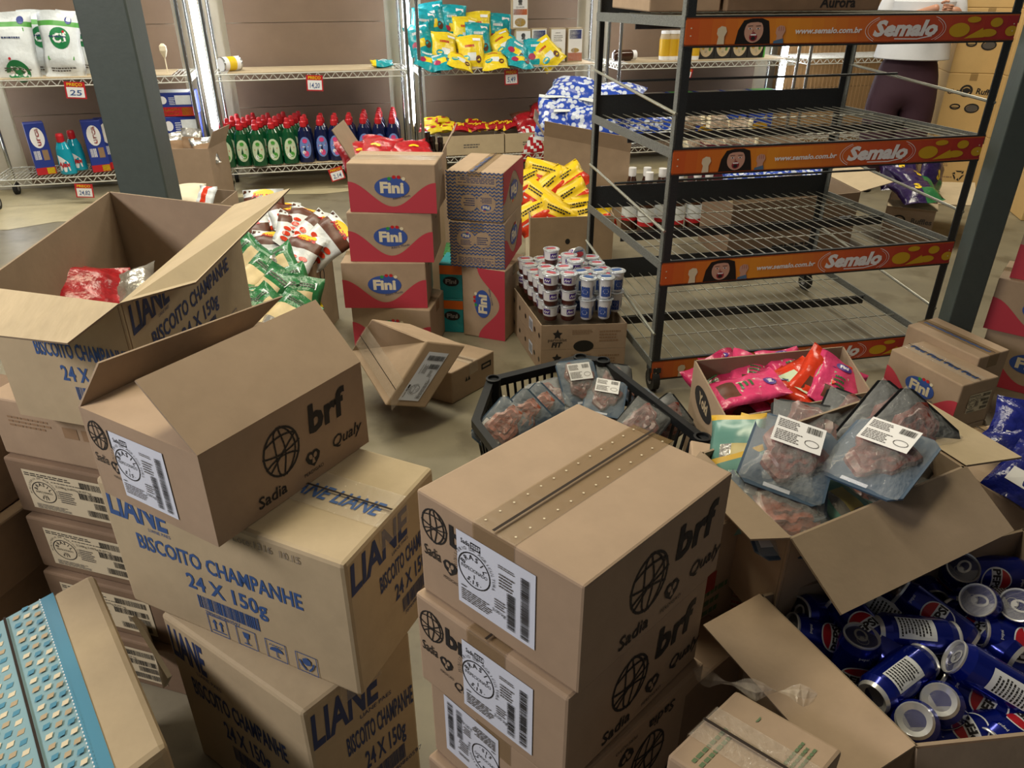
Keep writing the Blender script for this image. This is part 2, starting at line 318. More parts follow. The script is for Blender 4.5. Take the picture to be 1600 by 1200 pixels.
# ------------------------------------------------------------------ cartons
def slab(P, n, t): return [p for p in P]+[p+n*t for p in P]
def carton(label, top, h, km='kraft', opened=False, flaps=None, prints=None, stickers=None, tape=None, group=None, name='cardboard_carton', cat='carton', bottom=None, bev=.005, kin='kraft_in'):
    top = [Vector(p) for p in top]; bot = [Vector(p) for p in bottom] if bottom else [p-Vector((0, 0, h)) for p in top]
    loc = sum(bot, Vector())/4; th = thing(name, label, cat, loc, group=group)
    cen = (sum(top, Vector())+sum(bot, Vector()))/8
    fr = {}
    for sname, i, j in (('front', 0, 1), ('right', 1, 2), ('back', 2, 3), ('left', 3, 0)):
        U = (bot[j]-bot[i]); W = U.length; U.normalize(); V = (top[i]-bot[i]); Hh = V.length; V.normalize(); N = U.cross(V).normalized()
        fr[sname] = (bot[i], U, V, N, W, Hh, top[i], top[j])
    U = top[1]-top[0]; W = U.length; V = top[3]-top[0]; Hh = V.length; U.normalize(); V.normalize(); fr['top'] = (top[0], U, V, U.cross(V).normalized(), W, Hh, None, None)
    m = MB()
    if not opened:
        bm = bmesh.new(); vv = [bm.verts.new(p) for p in bot+top]
        for f in ((3, 2, 1, 0), (4, 5, 6, 7), (0, 1, 5, 4), (1, 2, 6, 5), (2, 3, 7, 6), (3, 0, 4, 7)): bm.faces.new([vv[i] for i in f])
        bmesh.ops.bevel(bm, geom=bm.edges[:], offset=bev, segments=2, affect='EDGES', profile=.5)
        bm.verts.index_update(); m.add([v.co.copy() for v in bm.verts], [tuple(v.index for v in f.verts) for f in bm.faces], km); bm.free()
    else:
        t = .005; ctop = sum(top, Vector())/4; cbot = sum(bot, Vector())/4
        for i in range(4):
            j = (i+1) % 4; n = -fr[('front', 'right', 'back', 'left')[i]][3]
            a, b, c, d = bot[i], bot[j], top[j], top[i]
            m.add([a, b, c, d], [(0, 1, 2, 3)], km)
            m.add([a+n*t, b+n*t, c+n*t, d+n*t], [(3, 2, 1, 0)], kin); m.add([c, d, d+n*t, c+n*t], [(0, 1, 2, 3)], kin)
        m.add(bot, [(3, 2, 1, 0)], km); m.add([p+Vector((0, 0, .006)) for p in bot], [(0, 1, 2, 3)], kin)
    def mapper(s, off=.0007):
        P, U, V, N, W, Hh, _, _ = fr[s]; return lambda u, v: P+U*u+V*v+N*off
    for s, fn in (prints or []):
        W, Hh = fr[s][4], fr[s][5]; base = .0008
        for i, shp in enumerate(fn(W, Hh)): m.pr([shp], mapper(s, base+.00004*i))
    m.build('body', th, loc)
    for s, (ln, ang, *ex) in (flaps or {}).items():
        P, U, V, N, W, Hh, a, b = fr[s]
        if ln == 'p':
            A_, B_ = ang; nn = U.cross((A_-a)).normalized(); fm = MB(); q = [a, b, B_, A_]; kk = ex[0] if ex else kin; fm.add(q, [(0, 1, 2, 3)], km); fm.add([x-nn*.004 for x in q], [(3, 2, 1, 0)], kk); qq = [x-nn*.004 for x in q]
            for i in range(1, 4): fm.add([q[i], q[(i+1) % 4], qq[(i+1) % 4], qq[i]], [(3, 2, 1, 0)], kin)
            fm.build('flap', th, loc); continue
        D = (V*math.cos(R_(ang))+N*math.sin(R_(ang))).normalized(); n2 = U.cross(D).normalized()
        i0, i1 = (ex+[.008, .008])[:2] if ex else (.008, .008)
        if ang < 0: a, b, D2 = a, b, D
        U2 = (b-a).normalized(); fm = MB(); q = [a, b, b+D*ln-U2*i1, a+D*ln+U2*i0]
        fm.add(q, [(0, 1, 2, 3)], km); fm.add([x-n2*.004 for x in q], [(3, 2, 1, 0)], kin if len(ex) < 3 else ex[2])
        qq = [x-n2*.004 for x in q]
        for i in range(1, 4): fm.add([q[i], q[(i+1) % 4], qq[(i+1) % 4], qq[i]], [(3, 2, 1, 0)], kin)
        if len(ex) > 3:
            for fx in ex[3]:
                c0 = a+(b-a)*fx; fm.add([c0+n2*.0006, c0+U2*.004+n2*.0006, c0+U2*.004+D*ln*.98+n2*.0006, c0+D*ln*.98+n2*.0006], [(0, 1, 2, 3)], 'kraft_dark')
        fm.build('flap', th, loc)
    if tape:
        kt, wd, axis = tape[:3]; P, U, V, N, W, Hh, _, _ = fr['top']; tm = MB(); sm = MB()
        if axis == 'y': c0, c1, A, B = P+U*W/2, P+U*W/2+V*Hh, U, V; L = Hh; down = ('front', 'back')
        else: c0, c1, A, B = P+V*Hh/2, P+V*Hh/2+U*W, V, U; L = W; down = ('left', 'right')
        tm.add([c0-A*wd/2+N*.0012, c0+A*wd/2+N*.0012, c1+A*wd/2+N*.0012, c1-A*wd/2+N*.0012], [(0, 1, 2, 3) if axis == 'y' else (3, 2, 1, 0)], kt)
        for e, s, q in ((c0, down[0], -1), (c1, down[1], 1)):
            N2 = fr[s][3]; tm.add([e-A*wd/2+N2*.0012+N*.001, e+A*wd/2+N2*.0012+N*.001, e+A*wd/2+N2*.0012-Vector((0, 0, .05)), e-A*wd/2+N2*.0012-Vector((0, 0, .05))], [(0, 1, 2, 3)], kt)
        sm.add([c0-A*.0022+N*.0052, c0+A*.0022+N*.0052, c1+A*.0022+N*.0052, c1-A*.0022+N*.0052], [(0, 1, 2, 3) if axis == 'y' else (3, 2, 1, 0)], 'seam')
        tp = tm.build('packing_tape', th, loc); sm.build('seam', th, loc)
        if len(tape) > 3:
            pm = MB()
            for i, shp in enumerate(tape[3](wd, L)): pm.pr([shp], lambda u, v: P+(U*(W/2+u)+V*v if axis == 'y' else V*(Hh/2+u)+U*v)+N*(.0017+.00002*i))
            pm.build('tape_print', tp, loc)
    for s, u, v, sw, shh, kind, *fl in (stickers or []):
        P, U, V, N, W, Hh, _, _ = fr[s]; st = MB(); o = P+U*(u*W)+V*(v*Hh); w_, h_ = sw*W, shh*Hh
        f = (lambda a, b, q: o+U*(w_-a)+V*(h_-b)+N*q) if fl else (lambda a, b, q: o+U*a+V*b+N*q)
        kk = 'sticker' if kind != 2 else 'sticker_warm'
        st.add([f(0, 0, .0015), f(w_, 0, .0015), f(w_, h_, .0015), f(0, h_, .0015)], [(0, 1, 2, 3)], kk)
        for i, shp in enumerate(sif_label(w_, h_) if kind == 1 else sif_label2(w_, h_)): st.pr([shp], lambda a, b: f(a, b, .0019+.00002*i))
        st.build('shipping_label', th, loc)['label'] = 'printed paper shipping label'
    return th
def para(lf, rf, rb): return [lf, rf, rb, lf+(rb-rf)]
def rbox(c, w_, d, z, yaw):       # top corners of a box from centre, width, depth, top height, yaw
    q = Matrix.Rotation(R_(yaw), 3, 'Z'); return [Vector((c[0], c[1], z))+q @ Vector((x*w_/2, y*d/2, 0)) for x, y in ((-1, -1), (1, -1), (1, 1), (-1, 1))]
# ------------------------------------------------------------------ bags
def bag(name, w_, h_, t, kmap, prints=None, seed=1, n=9, m_=13, wr=.006, crimp=.07):
    r = random.Random(seed); ph = [r.uniform(0, 6.28) for _ in range(6)]
    def S(u, v, side, off=0):      # u,v in -0.5..0.5
        e = max(0, (.5-crimp-abs(v))/(.5-crimp)); g = min(1, e*2.2)**.6 if e > 0 else 0; f = max(0, 1-(2*abs(u))**2.6)**.7
        z = t/2*f*g+wr*math.sin(9*u+7*v+ph[0])*math.sin(11*v-5*u+ph[1])*(.35+.65*g)*(1 if f > 0 else 1)
        if side < 0: z = -t/2*f*g+wr*math.sin(8*u-6*v+ph[2])*.6*g
        if abs(abs(u)-.5) < 1e-6: z = wr*.5*math.sin(9*v+ph[3])
        if abs(v) > .5-crimp*.99: z = wr*1.5*math.sin(6*u+ph[4])+(.0006*side)
        x = u*w_*(1-.07*g*(1-abs(2*v))+.02*math.sin(12*v+ph[5])); return Vector((x, v*h_*(1+.03*math.sin(5*u+ph[0])), z+off*side))
    b = MB()
    for side in (1, -1):
        V = [S(i/n-.5, j/m_-.5, side) for j in range(m_+1) for i in range(n+1)]
        for j in range(m_):
            for i in range(n):
                q = j*(n+1)+i; f = (q, q+1, q+n+2, q+n+1)
                b.add([V[x] for x in f], [(0, 1, 2, 3) if side > 0 else (3, 2, 1, 0)], kmap((i+.5)/n-.5, (j+.5)/m_-.5, side), True)
    # weld so shading is smooth
    if prints:
        for i, shp in enumerate(prints): b.pr([shp], lambda x, y: S(x/w_, y/h_, 1, .0018+.0002*i))
    o = b.build(name); bm = bmesh.new(); bm.from_mesh(o.data); bmesh.ops.remove_doubles(bm, verts=bm.verts[:], dist=.00005); bm.to_mesh(o.data); bm.free()
    return o
# ================================================================== the setting
def floor_mat():
    m = bpy.data.materials.new('concrete'); m.use_nodes = True; nt = m.node_tree; b = nt.nodes['Principled BSDF']; b.inputs['Roughness'].default_value = .5
    tc = nt.nodes.new('ShaderNodeTexCoord'); n = nt.nodes.new('ShaderNodeTexNoise'); n.inputs['Scale'].default_value = 1.7; n.inputs['Detail'].default_value = 9; n.inputs['Roughness'].default_value = .62
    r = nt.nodes.new('ShaderNodeValToRGB'); r.color_ramp.elements[0].position = .34; r.color_ramp.elements[1].position = .72
    r.color_ramp.elements[0].color = lin('#6f6857'); r.color_ramp.elements[1].color = lin('#8f8770')
    n2 = nt.nodes.new('ShaderNodeTexNoise'); n2.inputs['Scale'].default_value = 5; n2.inputs['Detail'].default_value = 6
    r2 = nt.nodes.new('ShaderNodeValToRGB'); r2.color_ramp.elements[0].position = .36; r2.color_ramp.elements[1].position = .47
    r2.color_ramp.elements[0].color = (.5, .45, .38, 1); r2.color_ramp.elements[1].color = (1, 1, 1, 1)
    mx = nt.nodes.new('ShaderNodeMixRGB'); mx.blend_type = 'MULTIPLY'; mx.inputs[0].default_value = .55
    bp = nt.nodes.new('ShaderNodeBump'); bp.inputs['Strength'].default_value = .12
    for q in (n, n2): nt.links.new(tc.outputs['Object'], q.inputs['Vector'])
    nt.links.new(n.outputs[0], r.inputs[0]); nt.links.new(n2.outputs[0], r2.inputs[0]); nt.links.new(r.outputs[0], mx.inputs[1]); nt.links.new(r2.outputs[0], mx.inputs[2])
    nt.links.new(mx.outputs[0], b.inputs['Base Color']); nt.links.new(n2.outputs[0], bp.inputs['Height']); nt.links.new(bp.outputs[0], b.inputs['Normal'])
    MATS['concrete'] = m
floor_mat()
mat('lit_worn_floor', '#B3A888', .6, var=.14, scale=5, bump=.2, bscale=20)  # paler floor tone: light near the shelves put into the colour
mat('plaster', '#CFC8B6', .8, var=.05, scale=3); mat('backing', '#75614F', .7, var=.09, scale=3, bump=.05, bscale=20)
mat('backing_tan', '#9A7A52', .8, var=.08, scale=4); mat('ceiling_paint', '#B5B0A4', .9)
mat('pillar', '#47514f', .55, var=.06, scale=30, bump=.05)
m = MB(); m.add([(-7, -2, 0), (7, -2, 0), (7, 11, 0), (-7, 11, 0)], [(0, 1, 2, 3)], 'concrete'); tag(m.build('floor'), kind='structure')
SL = .25; AN = math.atan(SL); UX = Vector((math.cos(AN), math.sin(AN), 0)); UY = Vector((-math.sin(AN), math.cos(AN), 0))
def sh(x, dep=0, z=0): return Vector((x, 6.35+SL*x, z))+UY*dep     # on the shelf front line at world x
m = MB(); a, b = sh(-6.2, .62), sh(6.2, .62)
m.hexa([a, b, b+UY*.15, a+UY*.15]+[p+Vector((0, 0, 3.7)) for p in (a, b, b+UY*.15, a+UY*.15)], 'plaster'); tag(m.build('wall_back'), kind='structure')
m = MB(); m.add([(-7, -2, 3.7), (7, -2, 3.7), (7, 11, 3.7), (-7, 11, 3.7)], [(3, 2, 1, 0)], 'ceiling_paint'); tag(m.build('ceiling'), kind='structure')
# light falloff by the shelves painted as paler floor, with worn ragged edge
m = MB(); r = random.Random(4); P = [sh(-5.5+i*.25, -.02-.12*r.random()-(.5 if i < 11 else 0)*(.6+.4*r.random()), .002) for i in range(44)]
m.add(P+[sh(5.2, .6, .002), sh(-5.5, .6, .002)], [tuple(range(46))], 'lit_worn_floor'); tag(m.build('lit_floor_strip_1'), kind='structure')
# pillars
def pillar(label, pts):
    m = MB(); q = [Vector((x, y, 0)) for x, y in pts]; m.hexa(q+[p+Vector((0, 0, 3.7)) for p in q], 'pillar')
    o = m.build('support_pillar', origin=sum(q, Vector())/4); tag(o, label, 'pillar', 'steel support pillars')
    b = o.modifiers.new('b', 'BEVEL'); b.width = .006; b.segments = 2
pillar('dark grey steel pillar on the left standing before the chrome shelves', [(-1.43, 2.75), (-1.262, 2.76), (-1.27, 2.90), (-1.44, 2.89)])
pillar('dark green-grey steel pillar at the right end of the black snack rack', [(1.718, 2.73), (1.838, 2.75), (1.822, 2.86), (1.735, 2.835)])
# ------------------------------------------------------------------ chrome shelf units
mat('zinc', '#C9C8BE', .4, metal=.2)
def zig(m, a, b, zc, h_, n):
    d = (b-a)/n
    for i in range(n):
        p, q = a+d*i, a+d*(i+.5); s = a+d*(i+1)
        m.bar(p+Vector((0, 0, zc-h_/2)), q+Vector((0, 0, zc+h_/2)), .005, .004, 'zinc'); m.bar(q+Vector((0, 0, zc+h_/2)), s+Vector((0, 0, zc-h_/2)), .005, .004, 'zinc')
def unit(x0, x1, label, ztop=.862, zs=.2):
    a, b = sh(x0), sh(x1); th = thing('wire_shelf_unit', label, 'shelf', (a+b)/2+UY*.22, group='chrome wire shelf units along the back wall'); L = th.location
    for p in (a, b):
        for dp in (0, .44):
            m = MB(); q = p+UY*dp; m.tube(q+Vector((0, 0, .1)), q+Vector((0, 0, 2.0)), .0135, 'chrome', 10)
            for k in range(38): m.tube(q+Vector((0, 0, .15+k*.048)), q+Vector((0, 0, .153+k*.048)), .0142, 'chrome', 8)
            m.build('post', th, L)
            c = MB(); w_ = q+Vector((0, 0, .045)); c.tube(w_-UX*.014, w_+UX*.014, .045, 'rubber', 18); c.tube(w_-UX*.0155, w_+UX*.0155, .022, 'grey', 12); c.box(w_+Vector((0, 0, .05)), (.03, .05, .025), 'chrome'); c.build('caster', th, L)
    for z in (zs, ztop, 1.52):
        m = MB()
        for d0, d1 in ((a, b), (a+UY*.44, b+UY*.44), (a, a+UY*.44), (b, b+UY*.44)):
            for dz in (0, -.042): m.tube(d0+Vector((0, 0, z+dz)), d1+Vector((0, 0, z+dz)), .0045, 'zinc', 6)
        zig(m, a, b, z-.021, .04, 22); zig(m, a+UY*.44, b+UY*.44, z-.021, .04, 22); zig(m, a, a+UY*.44, z-.021, .04, 7); zig(m, b, b+UY*.44, z-.021, .04, 7)
        n = int((b-a).length/.028)
        for i in range(1, n): p = a+(b-a)*i/n+Vector((0, 0, z)); m.bar(p, p+UY*.44, .003, .003, 'zinc')
        m.build('wire_shelf', th, L)
    return th
U = [(-3.72, -2.30), (-2.145, -.785), (-.70, .765), (.865, 2.43), (2.54, 4.0)]
UL = ['leftmost chrome wire shelf with white pouches, behind the left pillar', 'chrome wire shelf holding the rows of green and blue detergent bottles', 'chrome wire shelf with teal and yellow snack bags, centre of the back wall', 'chrome wire shelf behind the black rack with green pizza boxes', 'rightmost chrome wire shelf, nearly empty, with a tan ribbed back']
for (x0, x1), l in zip(U, UL): unit(x0, x1, l)
BL = ['brown backing board with seams behind the white pouches', 'brown backing board behind the green and blue detergent bottles', 'brown backing board behind the teal and yellow snack bags', 'dark brown backing board behind the pizza boxes and black rack', 'tan ribbed backing board behind the rightmost chrome shelf']
for i, ((x0, x1), l) in enumerate(zip(U, BL)):
    m = MB(); k = 'backing_tan' if i == 4 else 'backing'; g = .10 if i < 4 else 0
    for z0, z1 in ((.06, .56), (.564, 1.17), (1.174, 1.9)):
        a, b = sh(x0+g, .50), sh(x1-g, .50); n = UY*.012
        m.hexa([a+Vector((0, 0, z0)), b+Vector((0, 0, z0)), b+n+Vector((0, 0, z0)), a+n+Vector((0, 0, z0)), a+Vector((0, 0, z1)), b+Vector((0, 0, z1)), b+n+Vector((0, 0, z1)), a+n+Vector((0, 0, z1))], k)
    if i == 4:
        for q in range(36): c = a+(b-a)*(q+.5)/36; m.bar(c+Vector((0, 0, .07)), c+Vector((0, 0, 1.9)), .012, .012, k, up=tuple(UY))
    tag(m.build('backing_board', origin=sh((x0+x1)/2, .5)), l, 'backing board', 'backing boards behind the chrome shelves')
# vertical light tubes between the units
for x, z0, z1, l in ((-2.225, .42, 1.95, 'lit vertical light tube left of the detergent bottles'), (-.742, .40, 1.95, 'lit vertical light tube between detergent shelf and snack shelf'), (.80, .50, 1.95, 'lit vertical light tube seen left of the black rack'), (2.485, .50, 1.95, 'lit vertical light tube right of the green pizza boxes'), (-3.80, .30, 1.95, 'lit vertical light tube at the far left edge of the shelves')):
    c = sh(x, .30); t = thing('tube_light', l, 'light', c+Vector((0, 0, z0)), group='vertical light tubes on the shelves')
    m = MB(); m.tube(c+Vector((0, 0, z0+.03)), c+Vector((0, 0, z1-.03)), .026, 'led', 12); m.build('tube', t, t.location)
    m = MB(); m.hexa([c+UX*s*.02+UY*e+Vector((0, 0, z)) for z in (z0, z1) for s, e in ((-1, .016), (1, .016), (1, .035), (-1, .035))], 'white')
    for z in (z0, z1-.03): m.tube(c+Vector((0, 0, z)), c+Vector((0, 0, z+.03)), .017, 'white', 12)
    m.build('fixture', t, t.location)
# cardboard sheets lying on the shelves
def sheet(x0, x1, z, label, d0=.03, d1=.42):
    m = MB(); q = [sh(x0, d0), sh(x1, d0), sh(x1, d1), sh(x0, d1)]; m.hexa([p+Vector((0, 0, z+.003)) for p in q]+[p+Vector((0, 0, z+.008)) for p in q], 'kraft_pale')
    tag(m.build('cardboard_sheet', origin=sum(q, Vector())/4+Vector((0, 0, z))), label, 'cardboard', 'cardboard sheets lining the shelves')
sheet(-3.6, -2.42, .862, 'cardboard sheet lining the upper shelf under the white pouches'); sheet(-2.05, -.88, .862, 'bare cardboard sheet lining the upper shelf with the tin can')
sheet(-.62, .68, .862, 'cardboard sheet lining the shelf under the teal snack bags'); sheet(.95, 2.35, .862, 'cardboard sheet lining the shelf under the pizza boxes')
sheet(-2.05, -.88, .2, 'cardboard sheet under the detergent bottles'); sheet(-.62, .68, .2, 'cardboard sheet under the red and yellow candy')
# price tags
def price(px, py, x, z, txt, label, tilt=0, w_=.1, h_=.082):
    c = sh(x, -.012, z); t = thing('price_tag', label, 'price tag', c, (0, 0, AN), 'red price tags hanging on the shelf edges'); m = MB(); q = Matrix.Rotation(R_(tilt), 3, 'Y')
    def mp(o): return lambda u, v: q @ Vector((u, -o, v))
    m.pr([rect(-w_/2, -h_, w_, h_, 'red')], mp(0)); m.pr([rect(-w_/2, -h_, w_, h_, 'red')], lambda u, v: q @ Vector((-u, .001, v)))
    m.pr([rect(-w_*.42, -h_*.92, w_*.84, h_*.6, 'white')], mp(.0012)); m.pr([T('PREÇO', 0, -h_*.24, h_*.17, 'yellow', width=w_*.75, al='c', bold=.02), T(txt, 0, -h_*.8, h_*.32, 'ink_blue', width=w_*.6, al='c', bold=.015, shear=.1)], mp(.002))
    m.build('card', t)
price(0, 0, -3.03, .845, '25', 'red price tag reading 25 under the white pouches', 4, .13, .11)
price(0, 0, -3.14, .15, '24,82', 'red price tag under the blue dishwasher boxes', 5, .12, .1)
price(0, 0, -1.46, .845, '14,20', 'red price tag on the empty shelf edge above the detergents', 3, .12, .11)
price(0, 0, -1.39, .17, '2,14', 'tilted red price tag below the blue detergent bottles', -14, .11, .1)
price(0, 0, -.01, .845, '5,49', 'red price tag below the teal and yellow snack bags', -2, .11, .11)
price(0, 0, 1.44, .82, '9,90', 'small tilted red price tag under the shelf behind the black rack', 12, .11, .07)
# ================================================================== black rack
RY = 12.0; RO = Vector((.56, 2.70, 0)); RU = Vector((math.cos(R_(RY)), math.sin(R_(RY)), 0)); RV = Vector((-math.sin(R_(RY)), math.cos(R_(RY)), 0)); RW, RD = 1.26, .93
def rk(u, v, z): return RO+RU*u+RV*v+Vector((0, 0, z))
rack = thing('display_rack', 'black metal four-tier snack rack on casters with orange sign strips', 'rack', rk(RW/2, RD/2, 0)); RL = rack.location
for u, v in ((0, 0), (RW, 0), (RW, RD), (0, RD)):
    m = MB(); s = .034; su = 1 if u == 0 else -1; sv = 1 if v == 0 else -1
    p = [rk(u, v, .1), rk(u+su*s, v, .1), rk(u+su*s, v+sv*.005, .1), rk(u, v+sv*.005, .1)]; m.hexa(p+[x+Vector((0, 0, 1.9)) for x in p], 'rack_black')
    p = [rk(u, v, .1), rk(u+su*.005, v, .1), rk(u+su*.005, v+sv*s, .1), rk(u, v+sv*s, .1)]; m.hexa(p+[x+Vector((0, 0, 1.9)) for x in p], 'rack_grey'); m.build('post', rack, RL)
    m = MB(); c = rk(u+su*.02, v+sv*.02, .045); m.tube(c-RU*.014, c+RU*.014, .045, 'rubber', 18); m.tube(c-RU*.016, c+RU*.016, .02, 'grey', 12); m.box(c+Vector((0, 0, .05)), (.05, .05, .02), 'rack_black'); m.bar(c-RU*.02, c-RU*.02+Vector((0, 0, .05)), .03, .004, 'rack_black', up=tuple(RV)); m.bar(c+RU*.02, c+RU*.02+Vector((0, 0, .05)), .03, .004, 'rack_black', up=tuple(RV)); m.build('caster', rack, RL)
for i in range(28): MATS['grad%d' % i] = None
def gradm():
    A, B, C, D = lin('#C65A26'), lin('#E0922A'), lin('#CC5A2C'), lin('#A82A2C')
    for i in range(28):
        t = i/27; p, q, s = ((A, B, t/.3) if t < .3 else ((B, C, (t-.3)/.3) if t < .6 else (C, D, (t-.6)/.4)))
        del MATS['grad%d' % i]; mm = mat('grad%d' % i, '#ffffff', .35); mm.node_tree.nodes['Principled BSDF'].inputs['Base Color'].default_value = tuple(p[j]+(q[j]-p[j])*s for j in range(4))
gradm(); mat('chip', '#C9A021', .4); mat('chip2', '#a97f18', .4); mat('lip', '#8c2230', .4); mat('denim', '#4d7093', .6)
def sign_print(W, H):
    o = [rect(W*i/28, 0, W/28, H, 'grad%d' % i) for i in range(28)]
    x = .19*W; s = H; wx = 1.35; i0 = len(o)
    o += [poly([(x-.62*s, 0), (x-.55*s, .55*s), (x-.38*s, .93*s), (x-.1*s, 1*s), (x+.25*s, 1*s), (x+.48*s, .9*s), (x+.56*s, .45*s), (x+.62*s, 0)], 'hair'),
          poly([(x+.33*s*math.cos(R_(a)), .5*s+(.47*s if a < 180 else .46*s)*math.sin(R_(a))) for a in range(0, 360, 15)], 'skin_print'),
          poly([(x-.33*s, .75*s), (x-.25*s, .93*s), (x+.1*s, 1.0*s), (x+.33*s, .8*s), (x+.1*s, .86*s), (x-.15*s, .84*s)], 'hair')]
    for d in (-.14, .14): o += [ell(x+d*s, .6*s, .065*s, .03*s, 'white', 10), ell(x+d*s, .6*s, .03*s, .03*s, 'ink_black', 8), stroke([(x+(d-.08)*s, .7*s), (x+(d+.08)*s, .71*s)], .025*s, 'hair')]
    o += [stroke([(x-.02*s, .55*s), (x-.04*s, .46*s), (x+.04*s, .45*s)], .02*s, 'lip'), ell(x, .27*s, .14*s, .17*s, 'lip', 16), rect(x-.1*s, .33*s, .2*s, .06*s, 'white'), ell(x, .22*s, .08*s, .08*s, 'ink_black', 12)]
    o[i0:] = [([(x+(a-x)*wx, b) for a, b in V], F, k) for V, F, k in o[i0:]]
    for fx, kk in ((.10*W, 'cream'), (.268*W, 'skin_print')):
        o += [poly([(fx-.2*s, 0), (fx-.16*s, .3*s), (fx-.24*s, .42*s), (fx-.22*s, .62*s), (fx-.05*s, .72*s), (fx+.15*s, .68*s), (fx+.22*s, .5*s), (fx+.12*s, .3*s), (fx+.14*s, 0)], kk)]
        if kk == 'skin_print': o += [poly([(fx-.3*s, 0), (fx-.28*s, .10*s), (fx+.15*s, .20*s), (fx+.2*s, 0)], 'denim')]+[stroke([(fx+q*s, .66*s), (fx+q*s, .5*s)], .02*s, 'lip') for q in (-.1, 0, .1)]
    o += [T('www.semalo.com.br', .31*W, .38*s, .22*s, 'white', width=.20*W, bold=.035, shear=.15)]
    cx = .645*W; o += [ell(cx, .48*s, .125*W, .75*s, 'fini_red' if False else 'grad27', 36)] if False else []
    o += [stroke([(cx+.125*W*math.cos(R_(a)), max(0.01*s, min(.99*s, .48*s+.72*s*math.sin(R_(a))))) for a in range(t0, t0+100, 6) if 0 < .48*s+.72*s*math.sin(R_(a)) < s], .025*s, 'white') for t0 in (130, -50)]
    o += [stroke([(cx+.117*W*math.cos(R_(a)), .48*s+.66*s*math.sin(R_(a))) for a in range(t0, t0+84, 6) if 0 < .48*s+.66*s*math.sin(R_(a)) < s], .015*s, 'white') for t0 in (138, -42)]
    o += [T('Semalo', cx, .24*s, .6*s, 'white', width=.2*W, bold=.05, shear=.22, al='c'), stroke([(cx-.03*W, .1*s), (cx+.04*W, .08*s), (cx+.085*W, .2*s)], .045*s, 'white')]
    for px, py, rx, ry, ro in ((.815, .42, .033, .3, 20), (.855, .85, .022, .13, 0), (.93, .72, .02, .2, -50), (.91, .28, .028, .17, 30), (.985, .35, .02, .22, 10)): o += [ell(px*W, py*s, rx*W, ry*s, 'chip', 20)]
    o += [poly([(.835*W, .06*s), (.89*W, .5*s), (.9*W, .1*s)], 'chip')]
    for sgn in (.012, .988): o += [ell(sgn*W, q*s, .0025*W, .03*s, 'cream', 8) for q in (.35, .65)]
    return [([(min(max(x_, 0), W), min(max(y_, 0), H)) for x_, y_ in V], F, k) for V, F, k in o]
for zi, (z0, z1) in enumerate(((.055, .135), (.458, .549), (.875, .96), (1.292, 1.376))):
    zs = z1
    m = MB(); m.bar(rk(0, .004, z1), rk(RW, .004, z1), .012, .012, 'rack_black'); m.bar(rk(0, .004, z0), rk(RW, .004, z0), .012, .012, 'rack_black')
    m.hexa([rk(u, v, z0) for u, v in ((.002, -.002), (RW-.002, -.002), (RW-.002, .004), (.002, .004))]+[rk(u, v, z1) for u, v in ((.002, -.002), (RW-.002, -.002), (RW-.002, .004), (.002, .004))], 'grad15')
    for i, shp in enumerate(sign_print(RW-.01, z1-z0-.008)): m.pr([shp], lambda x, y: rk(.005+x, -.003-.00005*i, z0+.004+y))
    m.build('sign_panel', rack, RL)['label'] = 'orange and red printed sign strip'
    zb = zs-.025 if zi else zs+.02
    def zz(v): return zs+(zb-zs)*v/RD
    for u in (.0, RW):
        m = MB(); m.bar(rk(u, 0, zs-.012), rk(u, RD, zb-.012), .034, .006, 'rack_grey'); m.build('side_beam', rack, RL)
    m = MB(); m.hexa([rk(0, RD-.004, zb-.02), rk(RW, RD-.004, zb-.02), rk(RW, RD, zb-.02), rk(0, RD, zb-.02)]+[rk(u, v, zb+.085) for u, v in ((0, RD-.004), (RW, RD-.004), (RW, RD), (0, RD))], 'rack_black'); m.build('back_strip', rack, RL)
    m = MB()
    for i in range(1, 26): u = RW*i/26; m.tube(rk(u, 0, zs), rk(u, RD, zb), .0022, 'wire', 6)
    for v in (.24, .48, .72): m.tube(rk(0, RD*v, zz(RD*v)-.004), rk(RW, RD*v, zz(RD*v)-.004), .0025, 'wire' if v != .48 else 'rack_black', 6)
    m.build('wire_deck', rack, RL)
    m = MB(); m.bar(rk(0, RD*.49, zz(.45)-.03), rk(RW, RD*.49, zz(.45)-.03), .035, .006, 'rack_black'); m.build('support_bar', rack, RL)
    if zi < 3 or True:
        for u in (.0, RW):
            m = MB(); m.tube(rk(u, 0, zs+.12), rk(u, RD, zb+.19), .006, 'wire', 8); m.build('guard_rod', rack, RL)
        if zi in (1, 2): m = MB(); m.tube(rk(0, RD*.62, zs+.16), rk(RW, RD*.62, zs+.16), .005, 'rack_black', 8); m.build('guard_rod', rack, RL)
# ================================================================== cartons
def pr_aurora(W, H): return [T('Aurora', .38, .012, .034, 'ink_black', width=.15, bold=.03, shear=.05), ring(.44, .085, .035, .03, .01, 'ink_black')]
def pr_small(k, txt): return lambda W, H: [T(txt, .12*W, .62*H, .09*H, k), lines(.12*W, .25*H, .5*W, .25*H, 4, k, 3)]
z = 1.372
def on_rack(u0, u1, v0, v1, h): return [rk(u0, v0, z+h), rk(u1, v0, z+h), rk(u1, v1, z+h), rk(u0, v1, z+h)]
carton('pale brown carton standing on top of the black rack beside a darker one', on_rack(.02, .30, .38, .80, .24), .235, km='kraft', tape=('tape', .05, 'x'))
carton('dark brown carton with black lettering on top of the black rack', on_rack(.315, .95, .36, .82, .26), .255, km='kraft_dark', prints=[('front', pr_aurora)], tape=('tape', .05, 'x'))
